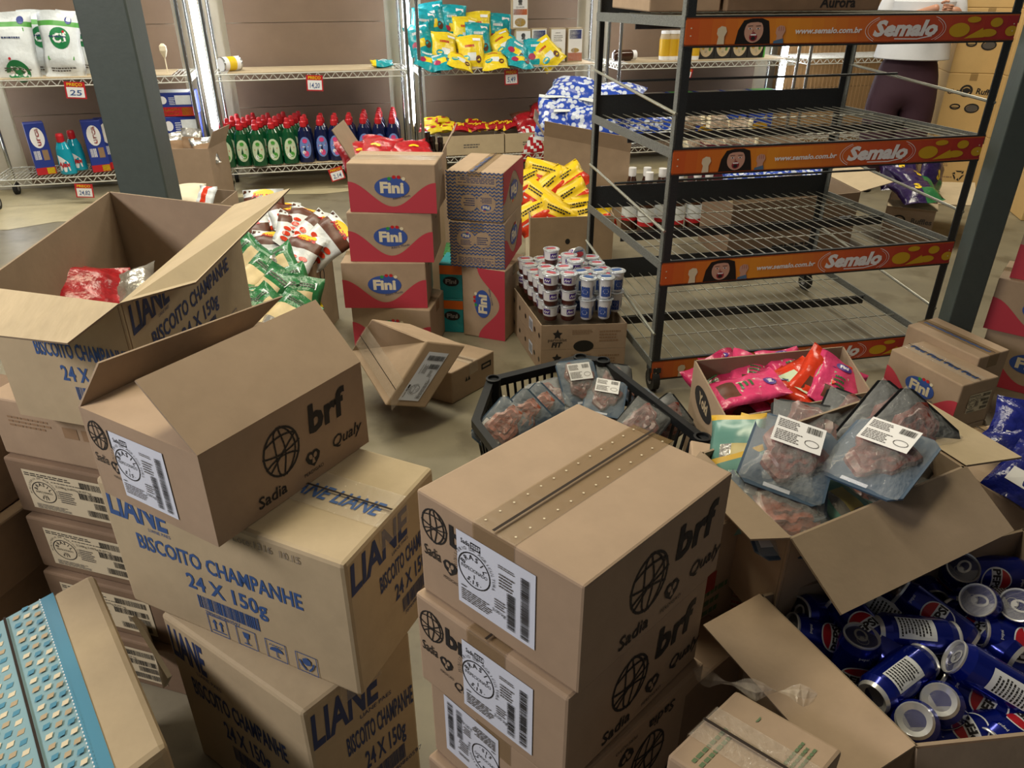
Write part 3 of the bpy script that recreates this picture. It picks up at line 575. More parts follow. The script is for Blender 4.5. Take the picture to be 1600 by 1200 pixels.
# --- foreground stack of four brf cartons (plus the one they stand on)
t1 = [at(650, 764, .894), at(914, 918, .894), at(1146, 738, .894), at(903, 629, .894)]
def moved(top, dx, dy, z, yaw=0):
    c = sum(top, Vector())/4; q = Matrix.Rotation(R_(yaw), 3, 'Z'); return [c+q @ (p-c)+Vector((dx, dy, z-c.z)) for p in top]
def pr_taped(wd, L):
    o = []
    for i in range(13): o += [ell(s*wd*.36, L*(i+.5)/13, .0016, .0016, 'sticker_warm', 8) for s in (-1, 1)]
    return o
BR = [('right', pr_brf_long), ('front', pr_brf_short)]
HB = .179
carton('topmost carton of the centre foreground stack, taped top, white label on its left face', t1, HB-.001, 'kraft_pink', prints=BR, stickers=[('front', .27, .16, .48, .70, 1)], tape=('tape', .07, 'y', pr_taped), bev=.004, group='stack of printed cartons in the centre foreground')
b2 = at(644, 912, .715)-at(650, 764, .894); d2 = moved(t1, -.012, -.006, .715, 0)
carton('second carton down in the centre foreground stack, label beside its globe mark', d2, HB-.001, 'kraft_pink', prints=BR, stickers=[('front', .34, .12, .46, .74, 1)], tape=('tape', .07, 'y'), group='stack of printed cartons in the centre foreground')
def flip(fn): return lambda W, H: shift(fn(W, H), W, H, rot=180)
d3 = moved(t1, .0, -.008, .536, -2)
carton('third carton down in the centre foreground stack, printed upside down', d3, HB-.001, 'kraft_pink', prints=[('right', flip(pr_brf_long))], stickers=[('front', .12, .2, .42, .72, 1, True)], tape=('tape', .07, 'y'), group='stack of printed cartons in the centre foreground')
d4 = moved(t1, -.012, -.012, .357, 0)
carton('lowest visible carton of the centre foreground stack at the bottom edge', d4, HB-.001, 'kraft_pink', prints=BR, tape=('tape', .07, 'y'), group='stack of printed cartons in the centre foreground')
carton('carton on the floor hidden below the centre foreground stack', moved(t1, 0, 0, .178, 1), .178, 'kraft_pink', tape=('tape', .07, 'y'), group='stack of printed cartons in the centre foreground')
# --- liane cartons left
LZ = .715
lc = para(at(147, 746, LZ), at(537, 884, LZ), at(677, 730, LZ))
def pr_lianetop(wd, L): return [T('LIANE LIANE LIANE LIANE LIANE', L*.02, -wd*.25, wd*.38, 'ink_blue', width=L*.95, shear=.2, bold=.02)]
def swapxy(fn): return lambda wd, L: [([(y, x) for x, y in V], [tuple(reversed(f)) for f in F], k) for V, F, k in fn(wd, L)]
def mirror_fix(fn): return lambda wd, L: [([(-y, x) for x, y in V], F, k) for V, F, k in fn(wd, L)]
carton('worn closed biscuit carton under the open printed carton, blue lettering', lc, .294, 'kraft_pale', prints=[('front', lambda W, H: pr_liane(W, H)+pr_lote(W, H)), ('right', lambda W, H: pr_liane(W, H, 'ink_navy', True))], tape=('clear_tape', .09, 'x', lambda wd, L: [([(y, x) for x, y in V], F, k) for V, F, k in pr_lianetop(wd, L)]), bev=.008)  # right face lettered in darker ink: its shade put into the colour
lu = para(at(250, 958, .416), at(473, 1116, .416), at(640, 985, .416))
carton('shadowed biscuit carton underneath the worn one, half hidden', lu, .416, 'kraft_pale', prints=[('front', lambda W, H: pr_liane(W, H, 'ink_navy')), ('right', lambda W, H: pr_liane(W, H, 'ink_navy', True))], tape=('clear_tape', .09, 'x'), bev=.008)  # right lettering darkened too, shade painted into the ink
LL = 1.0
ll = [at(-40, 448, LL), at(187, 477, LL), at(366, 322, LL), at(170, 299, LL)]
carton('tall open biscuit carton at the left with raised flaps and dark inside', ll, .27, 'kraft_pale', True, flaps={'front': ('p', (at(-60, 520, .965), at(107, 539, .965)), 'kraft_flute'), 'right': ('p', (at(306, 444, .99), at(453, 297, 1.06)), 'kraft_flute')}, prints=[('front', lambda W, H: pr_liane(W, H, 'ink_blue', True)[2:]), ('right', lambda W, H: pr_liane(W, H, 'ink_navy'))], kin='kraft_in')  # blue print drawn in navy on the right face to paint its shade
# open brf carton
OZ = .887
ob = para(at(122, 635, OZ), at(308, 712, OZ), at(563, 565, OZ))
carton('open printed carton with globe mark lying on the worn biscuit carton', ob, .171, 'kraft_pink', True, flaps={'right': ('p', (at(211, 594, .975), at(493, 468, .975)), 'kraft'), 'left': ('p', (at(440, 462, .93), at(152, 566, .95)), 'kraft'), 'front': (.12, -88, .01, .01, 'kraft'), 'back': (.10, -89)}, prints=BR, stickers=[('front', .24, .12, .46, .74, 1)])
# SIF cartons under the tall open carton
sz = [.725, .58, .435, .29, .145]
SB = para(at(3, 714, .58), at(147, 743, .58), Vector()); u_ = (SB[1]-SB[0]).normalized(); v_ = Vector((-u_.y, u_.x, 0)); s0 = SB[0]
for i, zt in enumerate(sz):
    dx = (-.005, 0, .02, .03, .03)[i]; o = s0+u_*dx-v_*(.015*(i-1)); o.z = zt; W_, D_ = .37, .5
    lab = ['carton with small print directly beneath the tall open biscuit carton', 'upper of the labelled meat cartons stacked at the left', 'middle labelled meat carton stacked at the left', 'lower labelled meat carton at left, partly hidden by the blue-taped box', 'bottom carton of the labelled stack at left, in shadow'][i]
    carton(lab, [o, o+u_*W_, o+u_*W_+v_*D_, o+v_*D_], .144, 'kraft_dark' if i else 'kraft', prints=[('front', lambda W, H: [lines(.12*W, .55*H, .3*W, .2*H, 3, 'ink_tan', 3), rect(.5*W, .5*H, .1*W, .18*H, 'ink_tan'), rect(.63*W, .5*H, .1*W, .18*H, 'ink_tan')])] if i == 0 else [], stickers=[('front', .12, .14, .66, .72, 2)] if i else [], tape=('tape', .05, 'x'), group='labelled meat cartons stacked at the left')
o = s0-u_*.42-v_*.12
for i, (zt, dx) in enumerate(((.60, 0), (.42, .03), (.25, .0))):
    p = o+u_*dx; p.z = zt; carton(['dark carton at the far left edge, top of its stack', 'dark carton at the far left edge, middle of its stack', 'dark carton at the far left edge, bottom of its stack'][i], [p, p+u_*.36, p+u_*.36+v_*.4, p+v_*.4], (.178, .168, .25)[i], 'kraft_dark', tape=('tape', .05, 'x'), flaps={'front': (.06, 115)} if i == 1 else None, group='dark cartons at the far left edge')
# blue taped box bottom left
bz = .46; pA, pB, pC = at(262, 1165, bz), at(145, 893, bz), at(0, 972, bz)
e1 = pB-pA; e2 = pC-pB; fac = 1.9
mat('blue_tape', '#4b8aa6', .35); mat('tape_weave', '#86aab4', .3); mat('film', '#dfe3e6', .08, alpha=.16, bump=.6, bscale=35)
def pr_bluetape(wd, L):
    o = [rect(-wd*.5, 0, wd*.14, L, 'blue_tape'), rect(wd*.36, 0, wd*.14, L, 'blue_tape')]; n = 22; st = L/n
    for sd in (-1, 1):
        for c in range(3):
            x0 = wd*(.05+.1*c) if sd > 0 else -wd*(.05+.1*(c+1))
            for q in range(n):
                y = st*q+(st*.5 if c % 2 else 0); k = ('kraft_pale', 'blue_tape', 'cream')[(q*2+c) % 3]
                o.append(poly([(x0+wd*.01, y+st*.1), (x0+wd*.07, y+st*.02), (x0+wd*.09, y+st*.42), (x0+wd*.03, y+st*.5)], k))
    for s in (-.36, .36): o += [rect(wd*s-.001, L*k/60, .002, L/150, 'white') for k in range(60)]
    return o
# local frame: front = towards camera, right side = shaded face
tb = [pA+e2*fac, pA, pB, pB+e2*fac]
carton('crushed carton with blue patterned tape at the bottom left corner', tb, .46, 'kraft_pale', tape=('tape_weave', .17, 'y', pr_bluetape), bev=.012, prints=[('right', lambda W, H: [ell(.3*W, .75*H, .06*W, .1*H, 'ink_grey', 16), lines(.1*W, .4*H, .3*W, .2*H, 3, 'ink_grey', 4)])])
# pale board wedged by the shadowed carton
m = MB(); q = [at(205, 965, .40), at(262, 1060, .32), at(255, 1075, .16), at(228, 985, .12)]; n_ = Vector((.006, .006, 0))
m.hexa(q+[p+n_ for p in q], 'sticker_warm'); tag(m.build('loose_flap', origin=q[3]), 'pale loose cardboard strip wedged between the meat cartons and the biscuit carton', 'cardboard')
# ------------------------------------------------------------------ Fini stacks
FG = 'sweets cartons with a red wave in the left stack'
def fbox(c, w_, d, z0, h, yaw, lab, side='front', fn=pr_fini, grp=FG, extra=None, tp=('tape', .06, 'x')):
    return carton(lab, rbox(c, w_, d, z0+h, yaw), h-.001, 'kraft', prints=[(side, fn)]+(extra or []), group=grp, tape=tp)
fbox((-.515, 3.20), .36, .26, 0, .212, -9, 'bottom sweets carton of the left red-wave stack, behind the tilted box')
fbox((-.55, 3.20), .362, .26, .212, .208, 0, 'third sweets carton down in the left red-wave stack')
fbox((-.505, 3.21), .357, .26, .42, .212, -2, 'second sweets carton down in the left red-wave stack')
fbox((-.48, 3.20), .362, .24, .632, .20, -4, 'top sweets carton of the left red-wave stack with taped lid', tp=('clear_tape', .1, 'x'))
GG = 'sweets cartons with zigzag ends in the right stack'
def pr_fini_up(W, H): return [([(W-y*W/H if False else (1-b/W)*0+a, b) for a, b in V], F, k) for V, F, k in pr_fini(W, H)]
def rot90(fn): return lambda W, H: [([(y, H-x) if False else (W-y, x) for x, y in V], F, k) for V, F, k in fn(H, W)]
fbox((-.085, 3.33), .21, .25, 0, .342, -21, 'sweets carton standing on end at the foot of the right stack', fn=rot90(pr_fini), grp=GG)
fbox((-.115, 3.40), .25, .37, .343, .209, -12, 'lower zigzag-ended sweets carton of the right stack', fn=lambda W, H: pr_chev(W, H), grp=GG, extra=[('right', pr_fini)], tp=('tape', .06, 'y'))
fbox((-.115, 3.40), .252, .37, .553, .215, -14, 'upper zigzag-ended sweets carton of the right stack, printed upside down', fn=flip(pr_chev), grp=GG, extra=[('right', flip(pr_fini))], tp=('tape', .06, 'y', lambda wd, L: [T('Fini Fini Fini Fini', 0, 0, wd*.35, 'ink_blue', rot=90, width=L*.8, bold=.03)]))
FR = 'sweets cartons at the right'
z = .27
fr = [at(1393, 545, z), at(1505, 603, z), at(1562, 588, z), at(1445, 532, z)]
carton('flat brown carton under the nearer sweets carton by the right pillar', [Vector((p.x, p.y, .093)) for p in fr], .093, 'kraft')
carton('taped sweets carton with red wave beside the right pillar, nearer of the pair', fr, .176, 'kraft', prints=[('front', lambda W, H: pr_fini(W, H))], stickers=[('right', .3, .3, .6, .42, 2)], tape=('clear_tape', .07, 'x', lambda wd, L: [([(y, x) for x, y in V], F, k) for V, F, k in [T('Fini Fini Fini Fini', L*.05, -wd*.1, wd*.3, 'ink_blue', width=L*.9, bold=.04)]]), group=FR)
z = .30
fr2 = [at(1408, 512, z)+Vector((.01, .0, 0)), at(1525, 566, z), at(1573, 552, z), at(1458, 500, z)]
fr2 = [Vector((p.x+.03, p.y+.03, p.z-.0)) for p in fr2]
carton('brown taped carton behind the nearer sweets carton, foot of the right pillar', fr2, z, 'kraft', tape=('tape', .06, 'x', lambda wd, L: [([(y, x) for x, y in V], F, k) for V, F, k in [T('~~~~~~~~', L*.05, -wd*.3, wd*.5, 'ink_blue', width=L*.9, bold=.05)]]), group=FR)
# right edge stack
def yb(px, py, y): return aty(px, py, y)
for i, (z0, h, dx, lab) in enumerate(((0, .24, .02, 'dark-logo sweets carton at the right edge, bottom of its stack'), (.24, .215, 0, 'pale sweets carton with red wave at the right edge, middle of its stack'), (.455, .215, .04, 'red sweets carton at the right edge, top of its stack'))):
    c = (2.13+dx, 2.79); fbox(c, .36, .26, z0, h, -38, lab, grp='sweets cartons stacked at the right edge')
# ------------------------------------------------------------------ tilted + side box
def tilted(label, lbt, rbt, lft, rft, down, **kw):
    top = [lft, rft, rbt, lbt]; return carton(label, top, .1, bottom=[p+down for p in top], **kw)
T0 = at(580, 498, .36); T1 = at(668, 533, .34); F1_ = at(602, 634, .155); F0_ = at(549, 548, .19)
nrm = ((F1_-F0_).cross(T0-F0_)).normalized(); nrm = nrm if nrm.z > 0 else -nrm
tilted('battered carton tipped on its edge with peeling clear tape and side label', T0, T1, F0_, F1_, -nrm*.16, km='kraft', tape=('clear_tape', .12, 'x'), stickers=[('right', .1, .3, .75, .5, 1)], bev=.006)
z = .14
carton('small taped carton on the floor supporting the tipped battered one', para(at(612, 545, z) if False else at(618, 560, z), at(705, 583, z), at(772, 548, z)), z, 'kraft', tape=('clear_tape', .05, 'x'), prints=[('right', lambda W, H: [stroke([(.7*W, .62*H), (.9*W, .62*H), (.9*W, .75*H), (.7*W, .75*H)], .008, 'ink_black', True)]+[poly([(x*W, .5*H), (x*W+.015, .5*H), (x*W+.008, .65*H)], 'ink_black') for x in (.3, .36)])])
# ------------------------------------------------------------------ sausage carton / sandwich carton
z = .36; s_r = at(488, 415, z); s_b = at(517, 388, z); s_f = at(330, 432, z)
carton('open carton heaped with red sausage packs beside the tall biscuit carton', para(s_f, s_r, s_b), z, 'kraft', True, prints=[('front', lambda W, H: [T('You want juicy, meaty', .52*W, .82*H, .045*H, 'ink_black'), T('sausages? Keep it', .52*W, .74*H, .045*H, 'ink_black')]), ('right', lambda W, H: [ell(.4*W, .78*H, .12*W, .11*H, 'ink_black', 16), ell(.4*W, .78*H, .08*W, .08*H, 'kraft', 12)])])
z = .42; carton('open carton of green sandwich packs between biscuit carton and sausages', [at(385, 560, z), at(480, 560, z), at(480, 500, z), at(400, 500, z)], z, 'kraft', True)
# ------------------------------------------------------------------ cartons further back
def op(label, a, b, c, z, **kw): return carton(label, para(a, b, c), z, opened=True, **kw)
op('open carton of yellow packs between the sweets stack and the black rack', Vector((.10, 4.05, .33)), Vector((.565, 4.10, .33)), Vector((.545, 4.50, .33)), .33, prints=[('front', lambda W, H: [ell(.45*W, .58*H, .03*W, .05*H, 'ink_black', 12), ell(.72*W, .62*H, .035*W, .06*H, 'ink_black', 12)]), ('left', lambda W, H: [ell(.3*W, .4*H, .2*W, .4*H, 'cream', 24), ell(.7*W, .4*H, .2*W, .4*H, 'cream', 24)])])
def pr_rec(W, H): return recycle(.34*W, .22*H, .13*H, 'ink_black')+[stroke([(.62*W, .5*H), (.84*W, .5*H), (.84*W, .2*H), (.62*W, .2*H)], .003, 'ink_grey', True), poly([(.66*W, .36*H), (.73*W, .5*H), (.76*W, .34*H), (.69*W, .22*H)], 'orange')]
op('open carton with recycling mark piled with blue and white bags', aty(850, 212, 4.95), aty(985, 238, 4.95), aty(985, 238, 4.95)+Vector((.02, .42, 0)), .52, prints=[('front', pr_rec)], flaps={'front': (.10, 20, .0, .0), 'left': (.12, 35)})
op('open brown carton standing behind the left red-wave sweets stack', aty(548, 250, 3.75), aty(690, 243, 3.75), aty(690, 243, 3.75)+Vector((0, .3, 0)), .70, km='kraft_pink', flaps={'left': (.16, 30), 'right': (.12, 30)}, prints=[('front', lambda W, H: [rect(.02*W, .42*H, .1*W, .12*H, 'ink_tan')])])
# candy trays on the shelf
for x0, x1, lab in ((-.56, -.06, 'low carton of yellow and red candy packs on the lower centre shelf, left one'), (-.05, .36, 'low carton of red candy packs on the lower centre shelf, right one')):
    q = [sh(x0, .02, .36), sh(x1, .02, .36), sh(x1, .36, .36), sh(x0, .36, .36)]; carton(lab, q, .15, 'kraft_pale', True, prints=[('front', lambda W, H: [lines(.35*W, .35*H, .3*W, .25*H, 2, 'ink_grey', 5)])])
# cartons on floor seen through the rack
z = .36
op('big open brown carton on the floor seen through the black rack', at(1146, 320, z), at(1345, 300, z), at(1345, 300, z)+Vector((-.05, .5, 0)), z, km='kraft_dark', prints=[('front', lambda W, H: [lines(.35*W, .2*H, .35*W, .1*H, 1, 'ink_black', 3), rect(.86*W, .5*H, .1*W, .12*H, 'sticker')])], flaps={'right': (.2, 75, .0, .0, 'kraft_pale')})
m = MB(); q = [at(1122, 398, 0), at(1143, 402, 0)]; q = q+[q[1]+Vector((0, .012, 0)), q[0]+Vector((0, .012, 0))]; m.hexa(q+[p+Vector((-.02, .1, .40)) for p in q], 'kraft_pale'); tag(m.build('loose_flap', origin=q[0]), 'narrow pale cardboard board standing beside the big brown carton behind the rack', 'cardboard')
z = .26
op('open carton of purple snack bags on the floor right of the rack', at(1388, 312, z), at(1466, 320, z), at(1470, 285, z), z, km='kraft', prints=[('front', lambda W, H: [ell(.3*W, .55*H, .14*W, .12*H, 'ink_black', 16), ell(.3*W, .55*H, .1*W, .08*H, 'kraft', 16), T('Ruffles', .55*W, .5*H, .12*H, 'ink_grey', bold=.03)])], flaps={'right': (.2, 85, .0, .0, 'kraft_pale'), 'front': (.1, 100, .0, .0, 'kraft_pale')})
# tall stacks of snack cartons on the right
c1 = at(1445, 312, 0); dirx = Vector((.97, -.24, 0)); diry = Vector((.24, .97, 0))
mat('kraft_yellow', '#C9A870', .75, var=.05, scale=8, bump=.06)
rows = ['bottom', 'second', 'third', 'top']
for ci in range(2):
    for ri in range(4):
        o = at(1517, 306, 0)+(dirx*.0 if ci else -dirx*.345+diry*.10)+Vector((0, 0, .43*(ri+1)))
        if ci == 0 and ri == 0: o += Vector((0, 0, 0))
        carton('%s snack carton of the %s tall stack right of the person' % (rows[ri], ('left', 'right')[ci]), [o, o+dirx*.34, o+dirx*.34+diry*.4, o+diry*.4], .429, 'kraft_yellow', prints=[('front', (lambda W, H: pr_snack(W, H)) if ri else (lambda W, H: recycle(.72*W, .3*H, .1*H, 'ink_black')+[lines(.1*W, .45*H, .35*W, .06*H, 2, 'ink_tan', 3), lines(.1*W, .25*H, .5*W, .04*H, 1, 'ink_tan', 4)]))], tape=('tape', .05, 'y'), group='stacked snack cartons at the back right')
# more at the right edge
o = at(1590, 345, 0)
for ri in range(3): q = o+Vector((0.02, 0, .45*(ri+1))); carton('%s plain snack carton right behind the right pillar' % rows[ri], [q, q+dirx*.36, q+dirx*.36+diry*.4, q+diry*.4], .449, 'kraft_yellow', tape=('tape', .05, 'y'), group='plain cartons behind the right pillar')
# ------------------------------------------------------------------ right foreground cartons
z = .40
op_pink = carton('open carton full of pink sweets bags, oval logo on its left side', [at(1135, 655, z), at(1362, 612, z), at(1318, 541, z), at(1085, 563, z)], z, 'kraft', True, prints=[('left', lambda W, H: [ell(.40*W, .80*H, .26*W, .11*H, 'ink_black', 24), T('Yoki', .40*W, .765*H, .09*H, 'kraft_pale', al='c', bold=.04), lines(.2*W, .40*H, .5*W, .18*H, 2, 'ink_black', 3)])])
SZ = .74
sl = [at(1095, 707, SZ), at(1235, 843, SZ), at(1508, 730, SZ), at(1345, 625, SZ)]
# front = left/front edge (1095..1235), right = 1235..1508, back=1508..1345, left=1345..1095
carton('open carton of vacuum-packed cold cuts at the right with spread flaps', sl, .2, 'kraft', True, flaps={'right': (.125, 118, .0, .01, 'kraft_in', (.2, .42, .66)), 'back': (.14, 96, .0, .0, 'kraft_pale'), 'front': (.05, 105, .03, .03)})
z = .535; rA = at(1217, 842, z); rB = at(1100, 760, z)
q0 = at(1172, 828, z); q1 = at(1222, 842, z); dd = Vector((.22, .97, 0)).normalized()
carton('brown carton with red this-way-up arrows beneath the cold cuts carton', [q0-Vector((.1, -.03, 0)), q1, q1+Vector((.05, .30, 0)), q0+Vector((-.05, .33, 0))], z, 'kraft', prints=[('front', lambda W, H: icon(.55*W, .68*H, .26*W, 0, 'ink_red')+[lines(.55*W, .62*H, .26*W, .05*H, 2, 'ink_red', 4), T('1283', .5*W, .42*H, .05*H, 'ink_black', bold=.03)])])
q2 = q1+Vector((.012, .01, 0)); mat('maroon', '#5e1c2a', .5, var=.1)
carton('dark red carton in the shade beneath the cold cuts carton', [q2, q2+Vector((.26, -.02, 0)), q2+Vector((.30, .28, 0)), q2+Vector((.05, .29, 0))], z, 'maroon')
z = .70; g0 = at(1171, 797, z)
carton('carton with green print half hidden behind the centre foreground stack', [g0+Vector((-.115, -.085, 0)), g0, g0+Vector((-.05, .16, 0)), g0+Vector((-.17, .10, 0))], .7, 'kraft', prints=[('front', lambda W, H: [lines(.1*W, .72*H, .7*W, .1*H, 3, 'ink_green', 4), rect(.15*W, .8*H, .4*W, .06*H, 'ink_red'), lines(.1*W, .55*H, .7*W, .1*H, 3, 'ink_green', 5)])])
CZ = .62
cl = [at(1430, 1167, CZ), at(1830, 1125, CZ), at(1600, 826, CZ), at(1187, 930, CZ)]
carton('open carton of blue cola cans in the right foreground', cl, .62, 'kraft', True, flaps={'left': (.11, 102, .0, .0, 'kraft', (.45, .62)), 'front': (.1, 160, .0, .0)}, bottom=None)
z = .50; k0 = at(1166, 1004, z)
carton('small dark carton with red mark right of the centre foreground stack', [k0+Vector((-.13, -.11, 0)), k0, k0+Vector((-.05, .07, 0)), k0+Vector((-.17, -.02, 0))], z, 'kraft_dark', prints=[('front', lambda W, H: [poly([(.55*W, .75*H), (.8*W, .75*H), (.8*W, .68*H), (.55*W, .66*H)], 'ink_red')])])
z = .68; gA, gB = at(1318, 1172, z), at(1150, 1077, z)
gd = (gB-gA); gn = Vector((gd.y, -gd.x, 0)).normalized()*-1
gn = gn if gn.x < 0 else -gn
gC = at(1042, 1180, z)
def pr_green(W, H): return [lines(.08*W, .72*H, .5*W, .14*H, 2, 'ink_green', 9), lines(.1*W, .2*H, .3*W, .2*H, 3, 'ink_green', 4), lines(.55*W, .15*H, .3*W, .16*H, 3, 'ink_green', 6), recycle(.82*W, .62*H, .07*H, 'ink_green')[0]]
gt = [gC+(gA-gB)*1.0, gA, gB, gC]
carton('closed carton with green print and torn tape at the bottom edge', gt, .25, 'kraft', prints=[('top', pr_green)], tape=('clear_tape', .06, 'y'))
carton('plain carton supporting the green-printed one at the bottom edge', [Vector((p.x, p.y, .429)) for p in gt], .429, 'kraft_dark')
# twisted strip of clear tape
m = MB(); P = [at(1085, 1052, .62), at(1130, 1066, .66), at(1180, 1078, .68), at(1230, 1083, .69), at(1275, 1090, .685)]
for i in range(len(P)-1):
    for j in range(4):
        a_ = P[i].lerp(P[i+1], j/4); b_ = P[i].lerp(P[i+1], (j+1)/4); w0, w1 = (.010+.004*math.sin(i*4+j), .010+.004*math.sin(i*4+j+1)); a1, a2 = (i*4+j)*.5, (i*4+j+1)*.5
        va, vb = Vector((0, math.cos(a1), math.sin(a1)))*w0, Vector((0, math.cos(a2), math.sin(a2)))*w1
        m.add([a_-va, b_-vb, b_+vb, a_+va, a_-va*.4+Vector((0, 0, .003)), b_-vb*.4+Vector((0, 0, .003)), b_+vb*.4+Vector((0, 0, .003)), a_+va*.4+Vector((0, 0, .003))], [(0, 1, 2, 3), (4, 5, 6, 7)], 'clear_tape')
tag(m.build('tape_strip', origin=P[0]), 'torn twisted strip of clear packing tape hanging over the green-printed carton', 'tape')
# ================================================================== goods on the shelves
rnd = random.Random(11)
mat('glass_green', '#0B4A2A', .12, coat=.4); mat('glass_blue', '#0d1740', .12, coat=.4); mat('ajax', '#1797b0', .12, coat=.3); mat('label_green', '#C3D3B4', .4); mat('label_blue', '#6C86C6', .4)
mat('amber', '#3A2012', .12, coat=.3); mat('box_blue', '#22378c', .4); mat('leaf', '#4a9a3a', .4); mat('silver', '#C2C5C8', .22, metal=.9); mat('bag_teal', '#1C98A4', .22, var=.25, scale=40, bump=.35, bscale=35)
mat('bag_yellow', '#E3C92A', .25, var=.12, scale=40, bump=.35, bscale=35); mat('bag_red', '#A61C26', .25, var=.35, scale=45, bump=.4, bscale=35); mat('bag_blue', '#24429f', .25, var=.4, scale=35, bump=.4, bscale=30)
mat('bag_white', '#D9DFE2', .3, var=.06, scale=40, bump=.35, bscale=28); mat('bag_pink', '#D04070', .22, var=.14, scale=30, bump=.4, bscale=30); mat('bag_magenta', '#B02A58', .22, bump=.4, bscale=30); mat('bag_orange', '#CF3B20', .22, var=.12, scale=30, bump=.4, bscale=30)
mat('bag_purple', '#2c1d4a', .22, var=.3, scale=40, bump=.4, bscale=30); mat('bag_navy', '#17206e', .2, var=.3, scale=30, bump=.4, bscale=28); mat('brown', '#5b3322', .4, var=.2, scale=30); mat('bag_green', '#2c6f40', .25, var=.15, scale=30, bump=.3); mat('foil', '#b5b2ac', .25, metal=.6, bump=.6, bscale=30)
# --- detergent bottles
def bottle(name, body, lab, label, cat, neck='red'):
    t = thing(name, label, cat); m = MB()
    m.lathe([(.044, 0), (.050, .006), (.051, .10), (.049, .18), (.040, .235), (.026, .262), (.020, .27)], body, 20, 1.10, .74); m.build('body', t)
    m = MB(); m.lathe([(.022, .262), (.026, .268), (.026, .300), (.019, .308), (.016, .332), (.010, .338), (.001, .339)], neck, 16); m.build('cap', t)
    m = MB()
    def mp(u, v):
        a = u/.051; return Vector((.0572*math.sin(a), -.0388*math.cos(a), v))
    sh_ = [([(x, y) for x, y in V], F, k) for V, F, k in [ell(0, .12, .035, .08, lab, 20)]]
    V = [(.042*math.cos(R_(a))*s, .115+.08*math.sin(R_(a))*s) for s in (1, .6) for a in range(0, 360, 20)]; F = [(i, (i+1) % 18, 18+(i+1) % 18, 18+i) for i in range(18)]+[tuple(range(18, 36))]
    m.pr([(V, F, lab)], mp)
    up = lambda u, v: mp(u, v)+Vector((0, -.0012, 0))
    if lab == 'label_green': m.pr([rect(-.025, .118, .05, .012, 'red'), ell(0, .165, .014, .014, 'leaf', 12), ell(.006, .075, .018, .02, 'leaf', 12), ell(-.012, .07, .012, .016, 'white', 12)], up)
    else: m.pr([ell(0, .165, .017, .017, 'pink', 14), poly([(-.028, .112), (.028, .124), (.028, .138), (-.028, .126)], 'red'), rect(-.02, .118, .04, .006, 'white'), ell(.004, .07, .016, .022, 'pink', 12), ell(-.012, .08, .012, .014, 'white', 12)], up)
    m.build('front_label', t); return Proto(t)
bg_ = bottle('detergent_bottle', 'glass_green', 'label_green', 'x', 'bottle'); bb_ = bottle('detergent_bottle', 'glass_blue', 'label_blue', 'x', 'bottle')
fx = [351, 377, 402, 427, 452, 477, 503, 525, 548, 571, 594, 616]; deep = [4, 4, 4, 4, 4, 2, 2, 2, 2, 3, 4, 4]; fo = [.03, .07, .02, .07, .07, .10, .15, .12, .12, .16, .10, .08]
for i, px in enumerate(fx):
    g = i < 5; k = px-800; x0 = k*.000822; xx = 6.35*x0/(1-SL*x0)
    for d in range(deep[i]):
        p = sh(xx, 0)+UY*(fo[i]*.6+d*.108); p = Vector((p.x+(.03 if g else .014)*d, p.y, .21))
        n = i if g else i-5; cname = '%s bottle with red cap' % ('green dish-soap' if g else 'dark blue softener')
        pos = 'front of the %s column from the left' % ORD[n] if d == 0 else '%s deep in the %s column from the left' % (ORD[d], ORD[n])
        (bg_ if g else bb_).put(p, (0, 0, AN+rnd.uniform(-.12, .12)), '%s, %s' % (cname, pos), 'green detergent bottles on the lower shelf' if g else 'blue detergent bottles on the lower shelf')
# --- white pouches
def pouch(name, label, cat, w_, h_, t, km, prints, seed, group):
    return tag(bag(name, w_, h_, t, km, prints, seed), label, cat, group)
mat('cif_green', '#1d7a45', .4)
def cif(seed, lab, flip_=False):
    s = -1 if flip_ else 1
    pr = [ell(0, -.05*s, .062, .062, 'cif_green', 24), T('Cif', 0, -.05*s-.022, .05, 'white', al='c', bold=.04), ell(.03, -.018, .008, .008, 'red', 8), rect(-.085, .085, .17, .022, 'leaf'), lines(-.06, .04, .12, .02, 1, 'ink_navy', 3), lines(-.08, -.17, .16, .03, 2, 'ink_grey', 2), ell(.07, .155, .022, .026, 'box_blue', 12)]
    pr = (shift(pr[:3], 0, -.11, 1.15, 180) if flip_ else shift(pr[:3], 0, .09, 1.1, 12))+[rect(-.085, -.10 if not flip_ else .085, .17, .022, 'leaf')]+pr[4:]
    return pouch('cleaner_pouch', lab, 'pouch', .27, .42, .10, lambda u, v, s: 'bag_white' if not (.30 < v < .36 and s > 0) else 'leaf', pr, seed, 'white cleaner pouches on the upper shelf')
for px, dd, rz, l, f in ((22, .14, .12, 'white cleaner pouch with upside-down round logo, front left at the frame edge', True), (98, .14, -.10, 'white cleaner pouch with pentagon-like green logo, front right by the pillar', False), (60, .27, .0, 'white cleaner pouch standing behind the two front ones', False), (125, .27, .1, 'white cleaner pouch mostly hidden by the left pillar, back row', False)):
    k = (px-800)*.000787; xx = 6.35*k/(1-SL*k); o = cif(int(px), l, f); p = sh(xx, dd, .87+.20); o.location = p; o.rotation_euler = (R_(80), R_(3), AN+rz)
